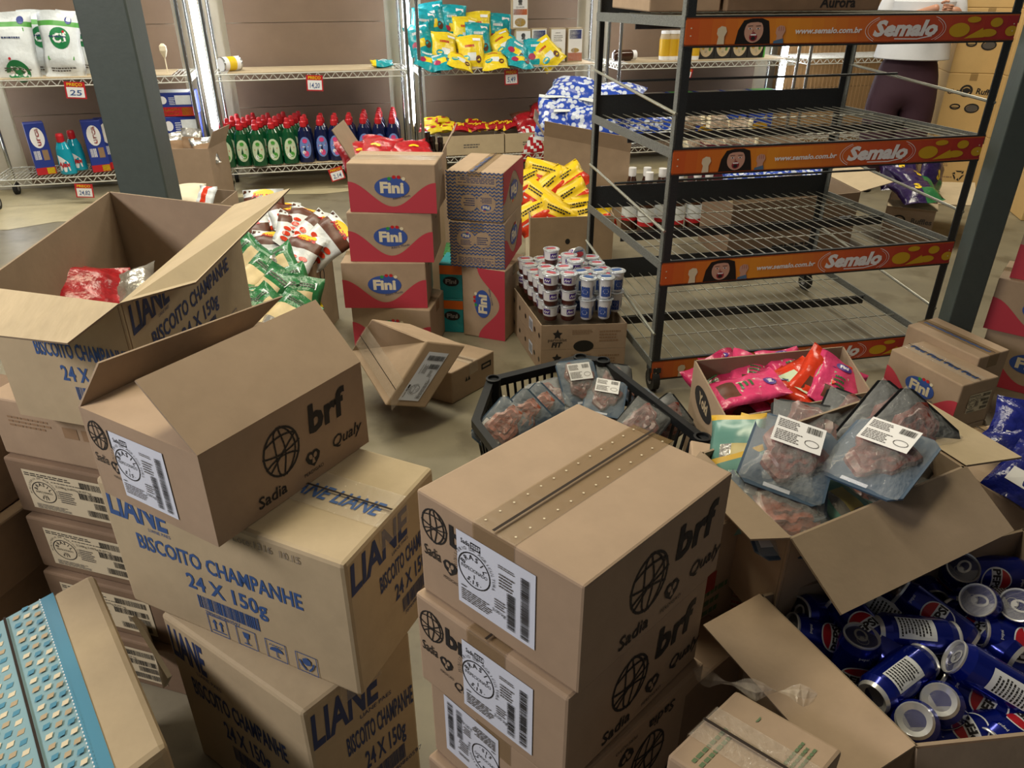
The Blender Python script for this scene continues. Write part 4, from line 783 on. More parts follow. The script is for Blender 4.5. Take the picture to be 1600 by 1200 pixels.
# --- blue dishwasher boxes
def pbox(name, label, cat, w_, d, h_, km, front=None, side=None, group=None, top=None):
    m = MB(); m.box((0, 0, h_/2), (w_, d, h_), km)
    if front: m.pr(front(w_, h_), lambda u, v: Vector((-w_/2+u, -d/2-.0012, v)))
    if side: m.pr(side(d, h_), lambda u, v: Vector((w_/2+.0012, -d/2+u, v)))
    if top: m.pr(top(w_, d), lambda u, v: Vector((-w_/2+u, -d/2+v, h_+.0012)))
    o = m.build(name); b = o.modifiers.new('b', 'BEVEL'); b.width = .002; b.segments = 1; b.limit_method = 'ANGLE'; return tag(o, label, cat, group)
def urca_f(W, H): return [ell(.5*W, .72*H, .36*W, .2*H, 'white', 20), T('urca', .62*W, .56*H, .26*W, 'red', rot=90, bold=.04, width=.34*H), barcode(.12*W, .3*H, .32*W, .17*H, 'white', 12, 2), rect(.55*W, .28*H, .3*W, .2*H, 'ink_tan'), rect(0, 0, W, .14*H, 'red'), rect(.55*W, .01*H, .4*W, .12*H, 'yellow')]
def urca_s(W, H): return [rect(0, .78*H, W, .15*H, 'kraft_dark'), rect(.1*W, .62*H, .8*W, .12*H, 'yellow'), rect(0, 0, W, .14*H, 'yellow')]
P_ur = None
def frontx(px, f=.000787): k = (px-800)*f; return 6.35*k/(1-SL*k)
for px, dp, rz, l in ((52, .16, .35, 'tall blue dishwasher-powder box at the far left of the lower shelf'), (143, .16, .3, 'tall blue dishwasher-powder box just left of the pillar'), (160, .24, .3, 'tall blue dishwasher-powder box half hidden by the pillar')):
    if P_ur is None: P_ur = Proto(pbox('powder_box', '', 'box', .125, .10, .36, 'box_blue', urca_f, urca_s))
    P_ur.put(sh(frontx(px, .000827), dp, .205), (0, 0, AN+rz), l, 'tall blue powder boxes')
P_aj = None
def ajax():
    t = thing('cleaner_bottle', '', 'bottle'); m = MB(); m.lathe([(.05, 0), (.056, .008), (.055, .11), (.048, .18), (.03, .225), (.02, .235)], 'ajax', 20, 1.05, .7); m.build('body', t)
    m = MB(); m.lathe([(.026, .228), (.027, .27), (.022, .285), (.001, .287)], 'red', 16); m.build('cap', t); m = MB()
    mp = lambda u, v: Vector((.0585*math.sin(u/.055), -.0402*math.cos(u/.055), v)); m.pr([([(-.035, .03), (0, .02), (.035, .03), (.03, .09), (0, .12), (-.035, .14), (-.01, .07)], [(0, 1, 6), (1, 2, 3), (1, 3, 6), (6, 3, 4), (0, 6, 5), (6, 4, 5)], 'white')], mp)
    m.pr([T('Ajax', 0, .06, .03, 'red', al='c', bold=.04, shear=.2)], lambda u, v: mp(u, v)+Vector((0, -.0015, 0))); m.build('front_label', t); return Proto(t)
P_aj = ajax(); P_aj.put(sh(frontx(93, .000827), .10, .205), (0, 0, AN-.2), 'turquoise cleaner bottle with red cap, in front', 'turquoise cleaner bottles'); P_aj.put(sh(frontx(104, .000827), .22, .205), (0, 0, AN), 'turquoise cleaner bottle behind the front one', 'turquoise cleaner bottles')
def emb_f(W, H): return [rect(0, 0, W, .4*H, 'red'), T('EMBALAGEM', .04*W, .23*H, .12*H, 'yellow', width=.62*W, bold=.03), T('ECONOMICA', .04*W, .06*H, .12*H, 'yellow', width=.62*W, bold=.03), rect(.72*W, .03*H, .26*W, .34*H, 'yellow'), ell(.3*W, .7*H, .1*W, .17*H, 'white', 14), rect(.6*W, .5*H, .38*W, .4*H, 'bag_white'), lines(.45*W, .5*H, .14*W, .35*H, 5, 'sticker', 3)]
for i, (dz, rz, l) in enumerate(((0, .0, 'lower blue and red economy box right of the left pillar'), (.215, -.1, 'upper blue box lying on the economy box right of the left pillar'))):
    o = pbox('powder_box', l, 'box', .29, .22, .21 if i == 0 else .16, 'box_blue', emb_f, None, 'economy boxes right of the left pillar', lambda W, H: [rect(.08*W, .1*H, .84*W, .8*H, 'bag_white'), rect(.02*W, .1*H, .1*W, .8*H, 'yellow')]); o.location = sh(frontx(272, .00081), .2, .205+.16+dz); o.rotation_euler = (0, 0, AN+rz)
    if i == 0: lo = o
o = pbox('powder_box', 'plain blue box under the economy boxes right of the left pillar', 'box', .29, .22, .157, 'box_blue'); o.location = sh(frontx(272, .00081), .2, .205); o.rotation_euler = (0, 0, AN)
q = [aty(258, 250, 5.25), aty(322, 215, 5.25), aty(322, 215, 5.25)+Vector((.02, .3, 0))]; z = .46; q = [Vector((p.x, p.y, z)) for p in q]
carton('open carton with foil packets on the floor right of the left pillar', para(q[0]-Vector((.12, 0, 0)), q[1], q[2]), z, 'kraft_pink', True, flaps={'right': (.12, 25)})
def foilb(i): return bag('foil_packet', .16, .20, .05, lambda u, v, s: 'foil' if abs(v) > .2 else 'ink_tan', None, 70+i)
for i, (x, y, z, rx, rz, l) in enumerate(((-.10, .12, .45, 60, .3, 'foil packet leaning left in the carton by the pillar'), (.02, .14, .47, 70, -.2, 'foil packet standing in the middle of the carton by the pillar'), (.12, .10, .43, 50, .6, 'foil packet leaning right in the carton by the pillar'))):
    o = tag(foilb(i), l, 'packet', 'foil packets in the carton by the left pillar'); c = (q[0]+q[1])/2; o.location = (c.x+x-.03, c.y+y, z); o.rotation_euler = (R_(rx), 0, rz)
m = MB(); m.lathe([(.004, 0), (.004, .10), (.014, .115), (.026, .15), (.024, .18), (.010, .195), (.001, .197)], 'cream', 14); o = tag(m.build('stopper'), 'small pale bulb-shaped stopper on a thin stem on the upper left shelf', 'stopper'); o.location = sh(frontx(257), .12, .871)
# --- tin can, teal packet on the empty shelf
t = thing('tin_can', 'tin can with yellow label lying on the upper shelf above the green bottles', 'tin', sh(frontx(358), .16, .871+.05), (0, R_(90), AN+R_(38)))
m = MB(); m.lathe([(.044, -.075), (.05, -.075), (.05, -.068), (.048, -.066), (.048, .066), (.05, .068), (.05, .075), (.044, .075), (.043, .070), (.001, .07)], 'silver', 24); m.build('body', t)
m = MB(); m.lathe([(.0487, -.064), (.0487, -.03), (.0487, .03), (.0487, .064)], ['white', 'yellow', 'white'], 24); m.build('paper_label', t)
m = MB(); m.lathe([(.046, -.0765), (.001, -.0766)], 'white', 24); m.build('lid', t)
o = pouch('snack_packet', 'small teal packet lying alone at the right end of the empty upper shelf', 'packet', .17, .12, .05, lambda u, v, s: 'bag_teal' if u > -.32 else 'bag_yellow', [lines(-.03, -.02, .07, .03, 2, 'white', 2)], 5, None); o.location = sh(frontx(600), .12, .90); o.rotation_euler = (R_(12), 0, AN)
# --- teal / yellow snack bags
def snack(km, seed): return bag('snack_bag', .21, .25, .07, lambda u, v, s: km if not (abs(u) < .22 and -.25 < v < .0 and s > 0) else ('bag_yellow' if km == 'bag_teal' else 'bag_white'), [lines(-.05, .03, .10, .035, 1, 'white' if km == 'bag_teal' else 'red', 7), ell(.05, -.06, .022, .028, 'brown', 12), ell(-.05, -.05, .03, .025, 'bag_teal' if km != 'bag_teal' else 'magenta', 12), rect(.02, .075, .06, .022, 'white')], seed)
PT, PY = Proto(tag(snack('bag_teal', 3), None, 'snack bag')), Proto(tag(snack('bag_yellow', 4), None, 'snack bag'))
SP = [(675, 42, .30, 'T', 78, 8), (690, 30, .34, 'T', 70, -10), (722, 35, .33, 'T', 80, 3), (762, 45, .32, 'Y', 78, -3), (795, 48, .33, 'T', 80, 4), (738, 52, .24, 'Y', 65, 8),
      (665, 62, .22, 'T', 60, -14), (700, 76, .12, 'Y', 62, 10), (740, 82, .08, 'Y', 68, -3), (755, 62, .16, 'T', 70, 4), (795, 70, .18, 'Y', 40, -25), (812, 80, .10, 'T', 35, 30), (845, 82, .12, 'T', 55, 0), (858, 84, .08, 'Y', 50, -35),
      (670, 95, .06, 'T', 25, 18), (690, 97, .03, 'T', 20, -12), (720, 99, .03, 'Y', 20, 20), (775, 97, .04, 'Y', 25, -4), (812, 96, .04, 'T', 22, 6)]
to, yo = [], []
for px, py, dp, k, rx, ry in SP:
    zz_ = aty(px, py, sh(frontx(px), dp).y).z; o = (PT if k == 'T' else PY).put(sh(frontx(px), dp, max(.91, zz_)), (R_(rx), R_(ry), AN+rnd.uniform(-.2, .2)), None, 'teal and yellow snack bags heaped on the upper shelf', (1, 1, 1))
    (to if k == 'T' else yo).append(o)
label_row(to, 'teal snack bag, {} from the left among the teal ones on the shelf'); label_row(yo, 'yellow snack bag, {} from the left among the yellow ones on the shelf')
# --- cereal boxes
def quaker(W, H): return [rect(.04*W, .05*H, .92*W, .9*H, 'white'), ell(.5*W, .82*H, .14*W, .07*H, 'ink_black', 14), rect(.38*W, .70*H, .24*W, .06*H, 'ink_black'), T('QUAKER', .5*W, .62*H, .05*H, 'ink_black', al='c', bold=.02), rect(.06*W, .42*H, .88*W, .17*H, 'orange'), ell(.5*W, .2*H, .36*W, .13*H, 'chip', 18)]
def nestle(W, H): return [rect(.03*W, .03*H, .94*W, .94*H, 'white'), rect(.1*W, .68*H, .8*W, .26*H, 'box_blue'), T('NESTLÉ', .5*W, .82*H, .06*H, 'white', al='c', bold=.03), lines(.3*W, .72*H, .4*W, .05*H, 1, 'white', 3), rect(.03*W, .03*H, .94*W, .24*H, 'orange'), ell(.5*W, .34*H, .28*W, .07*H, 'chip', 16)]
def neutral(W, H): return [rect(.03*W, .03*H, .94*W, .94*H, 'white'), ell(.5*W, .35*H, .26*W, .08*H, 'chip', 16), lines(.2*W, .62*H, .6*W, .2*H, 4, 'ink_grey', 3), lines(.3*W, .85*H, .4*W, .05*H, 1, 'ink_grey', 5)]
for px, fn, l, z, w_, h_ in ((827, quaker, 'white oat box standing directly on the shelf beside the snack bags', .871, .125, .245), (852, nestle, 'cereal box with blue panel, left of the plain one', .871, .125, .25), (882, neutral, 'plain white cereal box showing its back between two blue-panelled ones', .871, .125, .25), (909, nestle, 'cereal box with blue panel and orange foot, rightmost by the black rack', .871, .125, .25), (822, quaker, 'white oat box balanced on top of the other oat box', 1.118, .125, .24)):
    o = pbox('cereal_box', l, 'box', w_, .06, h_, 'kraft_pale', fn, None, 'cereal boxes on the centre shelf'); o.location = sh(frontx(px), .22, z); o.rotation_euler = (0, 0, AN)
# --- candy packs low centre
def pack(name, w_, h_, t, km, k2, seed): return bag(name, w_, h_, t, lambda u, v, s: km if abs(u) < .38 or s < 0 else k2, [ell(0, 0, .028, .016, k2, 12)], seed, 7, 9)
PYl, PRd = Proto(tag(pack('candy_pack', .16, .10, .05, 'bag_yellow', 'red', 21), None, 'candy pack')), Proto(tag(pack('candy_pack', .17, .11, .05, 'bag_red', 'yellow', 22), None, 'candy pack'))
ys, rs = [], []
for px, py, k in ((672, 190, 'Y'), (692, 188, 'Y'), (670, 203, 'Y'), (688, 205, 'Y'), (700, 196, 'Y'), (678, 215, 'Y'), (696, 214, 'Y'), (722, 200, 'Y'), (742, 192, 'R'), (755, 203, 'R'), (735, 208, 'R'), (720, 213, 'R'), (748, 213, 'R'), (775, 196, 'R'), (783, 206, 'R'), (768, 209, 'R'), (796, 207, 'R'), (790, 198, 'R')):
    y = sh(frontx(px), .12+.005*(215-py)).y; p = aty(px, py, y); o = (PYl if k == 'Y' else PRd).put((p.x, y, max(p.z, .40)), (R_(rnd.uniform(5, 30)), R_(rnd.uniform(-12, 12)), AN+rnd.uniform(-.3, .3)), None, 'candy packs heaped in the low cartons'); (ys if k == 'Y' else rs).append(o)
label_row(ys, 'yellow candy pack, {} from the left in the low carton'); label_row(rs, 'red candy pack, {} from the left in the low cartons')
PRb = Proto(tag(bag('coffee_bag', .24, .22, .12, lambda u, v, s: 'bag_red' if v < .15 else 'brown', None, 31), None, 'bag'))
for px, py, rx, rz, l in ((822, 188, 30, .2, 'dark red bag on the left of the pile beside the blue bags'), (850, 172, 15, -.2, 'dark red bag on top of the pile beside the blue bags'), (835, 205, 60, .1, 'dark red bag at the middle of the pile beside the blue bags')):
    y = sh(frontx(px), .2).y; p = aty(px, py, y); PRb.put((p.x, y, p.z), (R_(rx), 0, AN+rz), l, 'dark red bags on the lower centre shelf')
o = tag(bag('plastic_bag', .24, .30, .14, lambda u, v, s: 'film2' if False else ('bag_white' if (u+v) % .3 < .1 else 'bag_red'), None, 33), 'clear plastic bag of red packs below the dark red bags', 'bag'); y = sh(frontx(832), .08).y; p = aty(832, 222, y); o.location = (p.x, y, p.z); o.rotation_euler = (R_(75), 0, AN)
# red crisps bags and dark bottles behind the sweets stacks
PRc = Proto(tag(bag('snack_bag', .22, .24, .07, lambda u, v, s: 'bag_red', [ell(0, .02, .03, .012, 'yellow', 12)], 41), None, 'snack bag'))
for i, (px, py, rx, rz, l) in enumerate(((565, 236, 35, .5, 'red snack bag at the left behind the taped sweets carton'), (588, 228, 30, -.3, 'red snack bag second from left behind the taped sweets carton'), (622, 232, 20, .2, 'red snack bag third from left behind the taped sweets carton'), (648, 230, 25, .5, 'red snack bag at the right behind the taped sweets carton'))):
    p = aty(px, py, 3.92); PRc.put((p.x, 3.90, p.z-.03), (R_(rx), 0, rz), l, 'red snack bags in the open carton behind the sweets')
mat('dark_plastic', '#1a1413', .2)
PDk = Proto(thing('sauce_bottle', '', 'bottle')); m = MB(); m.lathe([(.03, 0), (.032, .01), (.032, .12), (.014, .16), (.012, .2)], 'dark_plastic', 14); m.build('body', PDk.o); m = MB(); m.lathe([(.014, .195), (.015, .2), (.014, .225), (.001, .226)], 'dark_plastic', 12); m.build('cap', PDk.o)
for px, py, l in ((668, 214, 'dark sauce bottle at the left behind the sweets cartons'), (676, 220, 'dark sauce bottle in the middle behind the sweets cartons'), (688, 222, 'dark sauce bottle at the right behind the sweets cartons')):
    p = aty(px, py, 4.02); PDk.put((p.x, 4.02-.0, p.z-.2), (0, 0, 0), l, 'dark sauce bottles behind the sweets cartons')
o = pbox('crate', 'green plastic crate between the two sweets stacks', 'crate', .16, .2, .30, 'bag_green', lambda W, H: [rect(.1*W, H*(.1+.2*i), .8*W, .08*H, 'black') for i in range(4)]); o.location = (-.255, 3.62, 0)
TL = None
for i, (z, l) in enumerate(((0, 'lower teal sweets box between the two sweets stacks'), (.171, 'upper teal sweets box between the two sweets stacks'))):
    o = pbox('sweets_box', l, 'box', .105, .16, .17, 'teal', lambda W, H: [rect(.0, .7*H, W, .25*H, 'orange'), ell(.5*W, .5*H, .36*W, .14*H, 'ink_black', 14), T('Fini', .5*W, .44*H, .12*H, 'white', al='c', bold=.04, width=.5*W)], None, 'teal sweets boxes between the stacks'); o.location = (-.27, 3.36, z); o.rotation_euler = (0, 0, R_(-8))
# --- goods behind the rack
t = thing('jar', 'amber jar with white lid lying on the shelf left of the oat jars', 'jar', sh(frontx(985), .15, .871+.042), (0, R_(90), AN+.1)); m = MB(); m.lathe([(.03, -.1), (.042, -.09), (.042, .05), (.034, .07)], 'amber', 18); m.build('body', t); m = MB(); m.lathe([(.036, .065), (.037, .10), (.001, .101)], 'white', 18); m.build('lid', t)
PO = Proto(thing('oat_jar', '', 'jar')); m = MB(); m.lathe([(.04, 0), (.044, .03)], 'white', 16); m.build('base', PO.o); m = MB(); m.lathe([(.044, .03), (.045, .16), (.035, .2)], ['chip', 'kraft_pale'], 16); m.build('body', PO.o); m = MB(); m.lathe([(.037, .198), (.036, .22), (.001, .221)], 'white', 16); m.build('lid', PO.o)
for i in range(5): PO.put(sh(frontx(1048+11*i), .16-.01*i, .871), (0, 0, 0), 'tan jar with white foot, %s from the left beside the pizza boxes' % ORD[i], 'tan jars on the shelf behind the rack')
def pizza(W, H): return [rect(0, .85*H, W, .15*H, 'leaf'), ell(.5*W, .45*H, .42*W, .38*H, 'kraft_pale', 24), ell(.45*W, .62*H, .1*W, .05*H, 'leaf', 10), ell(.7*W, .35*H, .08*W, .08*H, 'leaf', 10), ell(.3*W, .4*H, .1*W, .08*H, 'chip', 10), ell(.5*W, .25*H, .09*W, .06*H, 'cream', 10)]
for i in range(4): o = pbox('pizza_box', 'dark green pizza box standing upright, %s from the left above the rack sign' % ORD[i], 'box', .15, .05, .22, 'ink_black', pizza, None, 'pizza boxes on the shelf behind the rack'); o.location = sh(frontx(1112+26*i), .16, .871); o.rotation_euler = (0, 0, AN)
o = pbox('pizza_box', 'bright green box end at the right of the pizza boxes', 'box', .07, .05, .22, 'leaf'); o.location = sh(frontx(1199), .16, .871); o.rotation_euler = (0, 0, AN)
def cookie(W, H): return [rect(.1*W, .78*H, .8*W, .1*H, 'white'), ell(.55*W, .5*H, .35*W, .2*H, 'bag_blue', 16), ell(.72*W, .42*H, .07*W, .07*H, 'chip', 10), ell(.5*W, .2*H, .36*W, .14*H, 'chip2', 16)]
for i in range(6): o = pbox('cookie_box', 'blue cookie box standing on the lower shelf behind the rack, %s from the left' % ORD[i], 'box', .235, .12, .40, 'box_blue', cookie, None, 'blue cookie boxes behind the rack', lambda W, H: [rect(.06*W, .1*H, .88*W, .8*H, ('stamp', 'leaf')[i % 3 == 2])]); o.location = sh(1.0+.25*i, .2, .205); o.rotation_euler = (0, 0, AN)
mat('speckle', '#8d7a68', .4, var=.6, scale=90)
PSp = Proto(tag(bag('cookie_pack', .20, .16, .10, lambda u, v, s: 'speckle' if abs(u) < .4 else 'cream', None, 51, 7, 9), None, 'packet'))
so = []
for px, py in ((1045, 215), (1075, 195), (1090, 190), (1110, 185), (1128, 196), (1085, 222), (1112, 221), (1140, 219), (1160, 205), (1165, 219)):
    p = aty(px, py, 5.75); so.append(PSp.put((p.x, 5.75+(220-py)*.006, p.z), (R_(rnd.uniform(20, 60)), R_(rnd.uniform(-15, 15)), rnd.uniform(-.4, .4)), None, 'speckled packs behind the rack'))
label_row(so, 'speckled brown and white pack seen through the rack, {} from the left')
q = [Vector((1.38, 5.55, .34)), Vector((2.12, 5.60, .34)), Vector((2.10, 5.95, .34)), Vector((1.36, 5.9, .34))]; carton('carton heaped with speckled packs on the floor behind the rack', [p+Vector((0, 0, .09)) for p in q], .43, 'maroon', True)
PWb = Proto(thing('sauce_bottle', '', 'bottle')); m = MB(); m.lathe([(.042, 0), (.046, .01), (.046, .15), (.03, .23), (.018, .27)], 'amber', 18); m.build('body', PWb.o); m = MB(); m.lathe([(.021, .265), (.022, .27), (.022, .305), (.001, .306)], 'white', 16); m.build('cap', PWb.o)
m = MB(); m.lathe([(.0466, .07), (.0466, .14)], 'bag_white', 18); m.lathe([(.0466, .05), (.0466, .07)], 'red', 18); m.build('paper_label', PWb.o)
wo = []
for px, py in ((988, 268), (1011, 268), (1014, 279), (1035, 270), (1062, 275), (1090, 272), (1108, 272)):
    p = aty(px, py+4, 4.95-.012*(py-268)); o = PWb.put((p.x, p.y, 0), (0, 0, rnd.uniform(0, 3)), None, 'brown bottles with white caps on the floor behind the rack', (1.15, 1.15, 1.32)); wo.append(o)
label_row(wo, 'brown bottle with white cap on the floor behind the rack, {} from the left')
bwm = mat('blue_white', '#24429f', .22, bump=.5, bscale=22)
def two(m, c1, c2, sc_, lo=.46, hi=.54):
    nt = m.node_tree; b = nt.nodes['Principled BSDF']; tc = nt.nodes.new('ShaderNodeTexCoord'); n = nt.nodes.new('ShaderNodeTexVoronoi'); n.inputs['Scale'].default_value = sc_; r = nt.nodes.new('ShaderNodeValToRGB')
    r.color_ramp.elements[0].position = lo; r.color_ramp.elements[1].position = hi; r.color_ramp.elements[0].color = lin(c1); r.color_ramp.elements[1].color = lin(c2)
    nt.links.new(tc.outputs['Object'], n.inputs['Vector']); nt.links.new(n.outputs['Distance'], r.inputs[0]); nt.links.new(r.outputs[0], b.inputs['Base Color'])
two(bwm, '#C9D3E6', '#2A4AB0', 26, .40, .52)
PBw = Proto(tag(bag('marshmallow_bag', .40, .34, .14, lambda u, v, s: 'bag_white' if abs(v) > .42 else 'blue_white', None, 61), None, 'bag'))
bo = []
for px, py, rx, ry, dy in ((880, 190, 55, 12, .05), (925, 196, 65, -8, .0), (905, 158, 20, 5, .15), (935, 152, 10, -10, .2), (900, 140, 15, 3, .2), (965, 148, 12, -3, .2), (1010, 186, 40, -12, .25)):
    p = aty(px, py, 5.08+dy); bo.append(PBw.put((p.x, p.y, p.z), (R_(rx), R_(ry), rnd.uniform(-.3, .3)), None, 'blue and white bags piled on the open carton', (.9, .9, .9)))
label_row(bo, 'blue and white bag on the recycling-mark carton, {} from the left in the pile')
PYp = Proto(tag(bag('snack_tray', .26, .17, .06, lambda u, v, s: 'yellow' if v > -.05 or s < 0 else 'bag_orange', [lines(-.08, .02, .14, .03, 2, 'ink_black', 4), rect(-.11, -.075, .06, .05, 'bag_white')], 63), None, 'pack'))
yy = []
for px, py, rx, ry, rz in ((830, 285, 50, -20, .5), (850, 275, 60, 10, -.3), (862, 295, 55, -35, .5), (885, 285, 50, -30, .4), (890, 312, 60, -30, .3), (840, 312, 60, 25, -.5), (905, 330, 65, -10, .1), (872, 338, 70, 20, -.2), (925, 338, 60, -10, .2), (838, 335, 50, -25, .3)):
    p = aty(px, py, 4.26+(318-py)*.003); yy.append(PYp.put((p.x, p.y, p.z), (R_(rx), R_(ry), rz), None, 'yellow packs heaped in the open carton'))
label_row(yy, 'yellow and orange pack in the open carton, {} from the left')
PPu = Proto(tag(bag('snack_bag', .24, .28, .09, lambda u, v, s: 'bag_purple' if not (u > .1 and v < -.1) else 'bag_green', [rect(-.06, .06, .12, .04, 'silver'), T('S', 0, -.04, .06, 'yellow', al='c', bold=.05, shear=.2)], 65), None, 'snack bag'))
for px, py, rx, ry, rz, l in ((1425, 280, 15, 10, .3, 'dark purple snack bag lying on the spread carton flap'), (1455, 272, 70, 25, .5, 'dark purple snack bag standing upright in the carton right of the rack'), (1405, 268, 40, -5, -.2, 'dark purple snack bag at the back left of the carton right of the rack'), (1430, 300, 12, -8, .0, 'dark purple snack bag at the front of the carton right of the rack')):
    p = aty(px, py, 4.85-(py-268)*.008); PPu.put((p.x, p.y, max(p.z, .27)), (R_(rx), R_(ry), rz), l, 'purple snack bags in the carton right of the rack')
for i, (px, l) in enumerate(((1160, 'blue printed packet at the left in the big brown carton'), (1215, 'blue printed packet in the middle of the big brown carton'), (1270, 'blue printed packet at the right in the big brown carton'))):
    p = aty(px, 270, 5.0); (PBw).put((p.x, p.y, .34), (R_(20), 0, .3*i), l, 'blue packets in the big brown carton', (.7, .7, .7))
# ================================================================== middle ground goods
# sausage packs
PSs = Proto(tag(bag('sausage_pack', .19, .24, .05, lambda u, v, s: 'bag_white' if s > 0 and (v < .12 or v > .38) else 'brown', [T('Aurora', 0, .075, .026, 'red', al='c', bold=.04), ell(0, .1, .05, .02, 'yellow', 14)]+[ell(-.05+.05*i, -.02-.03*j, .02, .012, 'bag_orange', 10) for i in range(3) for j in range(3)], 71), None, 'sausage pack'))
ss = []
for px, py, rx, ry, rz in ((425, 395, 35, 5, .15), (465, 400, 35, 8, -.35), (405, 352, 45, -25, .5), (435, 350, 30, 10, -.2), (462, 365, 25, 30, .3), (490, 370, 30, 35, -.5), (508, 378, 40, 40, -.6), (415, 335, 60, 0, .2), (450, 340, 25, 15, .6), (395, 378, 40, -10, .3), (480, 350, 20, 20, .1)):
    p = at(px, py, .40+(395-py)*.0016); ss.append(PSs.put(p, (R_(rx), R_(ry), rz), None, 'sausage packs heaped in the open carton'))
label_row(ss, 'white-labelled sausage pack in the heaped carton, {} from the left')
# green sandwich packs
mat('bread', '#CDB98A', .5, var=.1)
PGn = Proto(tag(bag('sandwich_pack', .15, .22, .05, lambda u, v, s: 'bag_green' if v > .2 or (u > .3 and v > -.2) else ('bread' if v > -.1 else ('foil' if v > -.36 else 'yellow')), [rect(-.05, .055, .1, .03, 'bag_white'), lines(-.045, .06, .09, .02, 2, 'ink_grey', 3)], 73), None, 'sandwich pack'))
gs = []
for px, py, rx, ry, rz, z in ((397, 408, 40, -35, .7, .50), (440, 420, 35, -30, .2, .47), (395, 440, 30, 30, -.5, .48), (420, 460, 45, 20, -.6, .46), (460, 455, 40, -15, .4, .44), (470, 475, 50, 10, .1, .43), (425, 490, 35, -30, .8, .45), (405, 500, 40, 10, .3, .44), (450, 500, 30, 25, -.3, .44), (390, 475, 20, 0, .2, .45)):
    gs.append(PGn.put(at(px, py, z), (R_(rx), R_(ry), rz), None, 'green and yellow sandwich packs'))
label_row(gs, 'green and yellow sandwich pack beside the tall biscuit carton, {} from the left')
# goods inside the tall open carton, papers behind it
o = tag(bag('snack_bag', .2, .22, .07, lambda u, v, s: 'bag_red', None, 75), 'red bag inside the tall open biscuit carton', 'bag'); o.location = at(145, 465, .84); o.rotation_euler = (R_(30), R_(20), .7)
o = tag(bag('plastic_wrap', .18, .2, .06, lambda u, v, s: 'foil', None, 76), 'crumpled clear wrapper inside the tall open biscuit carton', 'wrapper'); o.location = at(190, 468, .82); o.rotation_euler = (R_(20), R_(-20), .3)
o = tag(bag('paper_bag', .28, .2, .05, lambda u, v, s: 'cream', None, 77), 'crumpled cream paper bag on the floor right of the left pillar', 'bag'); o.location = at(282, 305, .33); o.rotation_euler = (R_(25), 0, .2)
o = tag(bag('plastic_bag', .2, .60, .08, lambda u, v, s: 'foil', None, 78), 'grey plastic bag leaning on the left side of the left pillar', 'bag'); p = aty(168, 292, 3.05); o.location = (p.x+.02, 3.05, .31); o.rotation_euler = (R_(86), R_(6), .2)
q = [Vector((p.x, p.y, .3)) for p in (at(262, 312, .3), at(345, 318, .3), at(345, 318, .3)+Vector((0, .3, 0)))]; carton('open carton of cream paper bags behind the tall biscuit carton', para(*q), .30, 'kraft', True)
o = tag(bag('snack_bag', .12, .14, .05, lambda u, v, s: 'bag_white' if abs(u) > .2 else 'bag_orange', None, 79), 'small white and orange packet beside the cream paper bag', 'packet'); o.location = at(322, 308, .34); o.rotation_euler = (R_(50), 0, -.3)
# pudding trays and cups
def trayq(z): return [at(846, 510, .22).xy.to_3d()+Vector((0, 0, z)), at(980, 506, .22).xy.to_3d()+Vector((0, 0, z))]
tf0, tf1 = trayq(0); tu = (tf1-tf0).normalized(); tw = (tf1-tf0).length; tvv = (at(801, 448, .22)-at(846, 510, .22)); tvv.z = 0; td = .48; tv = tvv.normalized()
def trayc(z): return [p+Vector((0, 0, z)) for p in (tf0, tf1, tf1+tv*td+tu*.02, tf0+tv*td)]
def pr_tray(W, H): return [poly([(W*(.19+.06*math.cos(R_(90+36*i))*(1 if i % 2 == 0 else .5)), H*(.62+.22*math.sin(R_(90+36*i))*(1 if i % 2 == 0 else .5))) for i in range(10)], 'ink_black'), T('parmalat', .08*W, .34*H, .13*H, 'ink_black', width=.22*W), T('FIT', .12*W, .1*H, .2*H, 'ink_black', bold=.04, shear=.2), ell(.5*W, .12*H, .12*W, .24*H, 'black', 20), lines(.36*W, .62*H, .24*W, .2*H, 3, 'ink_tan', 3), lines(.68*W, .3*H, .25*W, .5*H, 4, 'ink_tan', 4)]
def pr_tray_l(W, H): return [ell(W*x, .5*H, .025*W, .1*H, 'black', 12) for x in (.1, .3, .5, .8, .94)]+[rect(.2*W if False else .62*W, .25*H, .12*W, .5*H, 'sticker'), barcode(.63*W, .3*H, .1*W, .35*H, 'ink_black', 14, 3)]
carton('lower cardboard tray of dairy cups on the floor by the black rack', trayc(.11), .109, 'kraft', True, prints=[('front', pr_tray), ('left', pr_tray_l)])
carton('upper cardboard tray holding the dairy cups beside the black rack', trayc(.222), .111, 'kraft', True, prints=[('front', pr_tray), ('left', pr_tray_l)])
mat('choc', '#4a1f1a', .35); mat('cup_white', '#E4E6EA', .3); mat('foil_lid', '#C9CFD6', .25, metal=.5, bump=.5, bscale=60); mat('purple', '#4b2f86', .4); mat('lid_red', '#b0404a', .35)
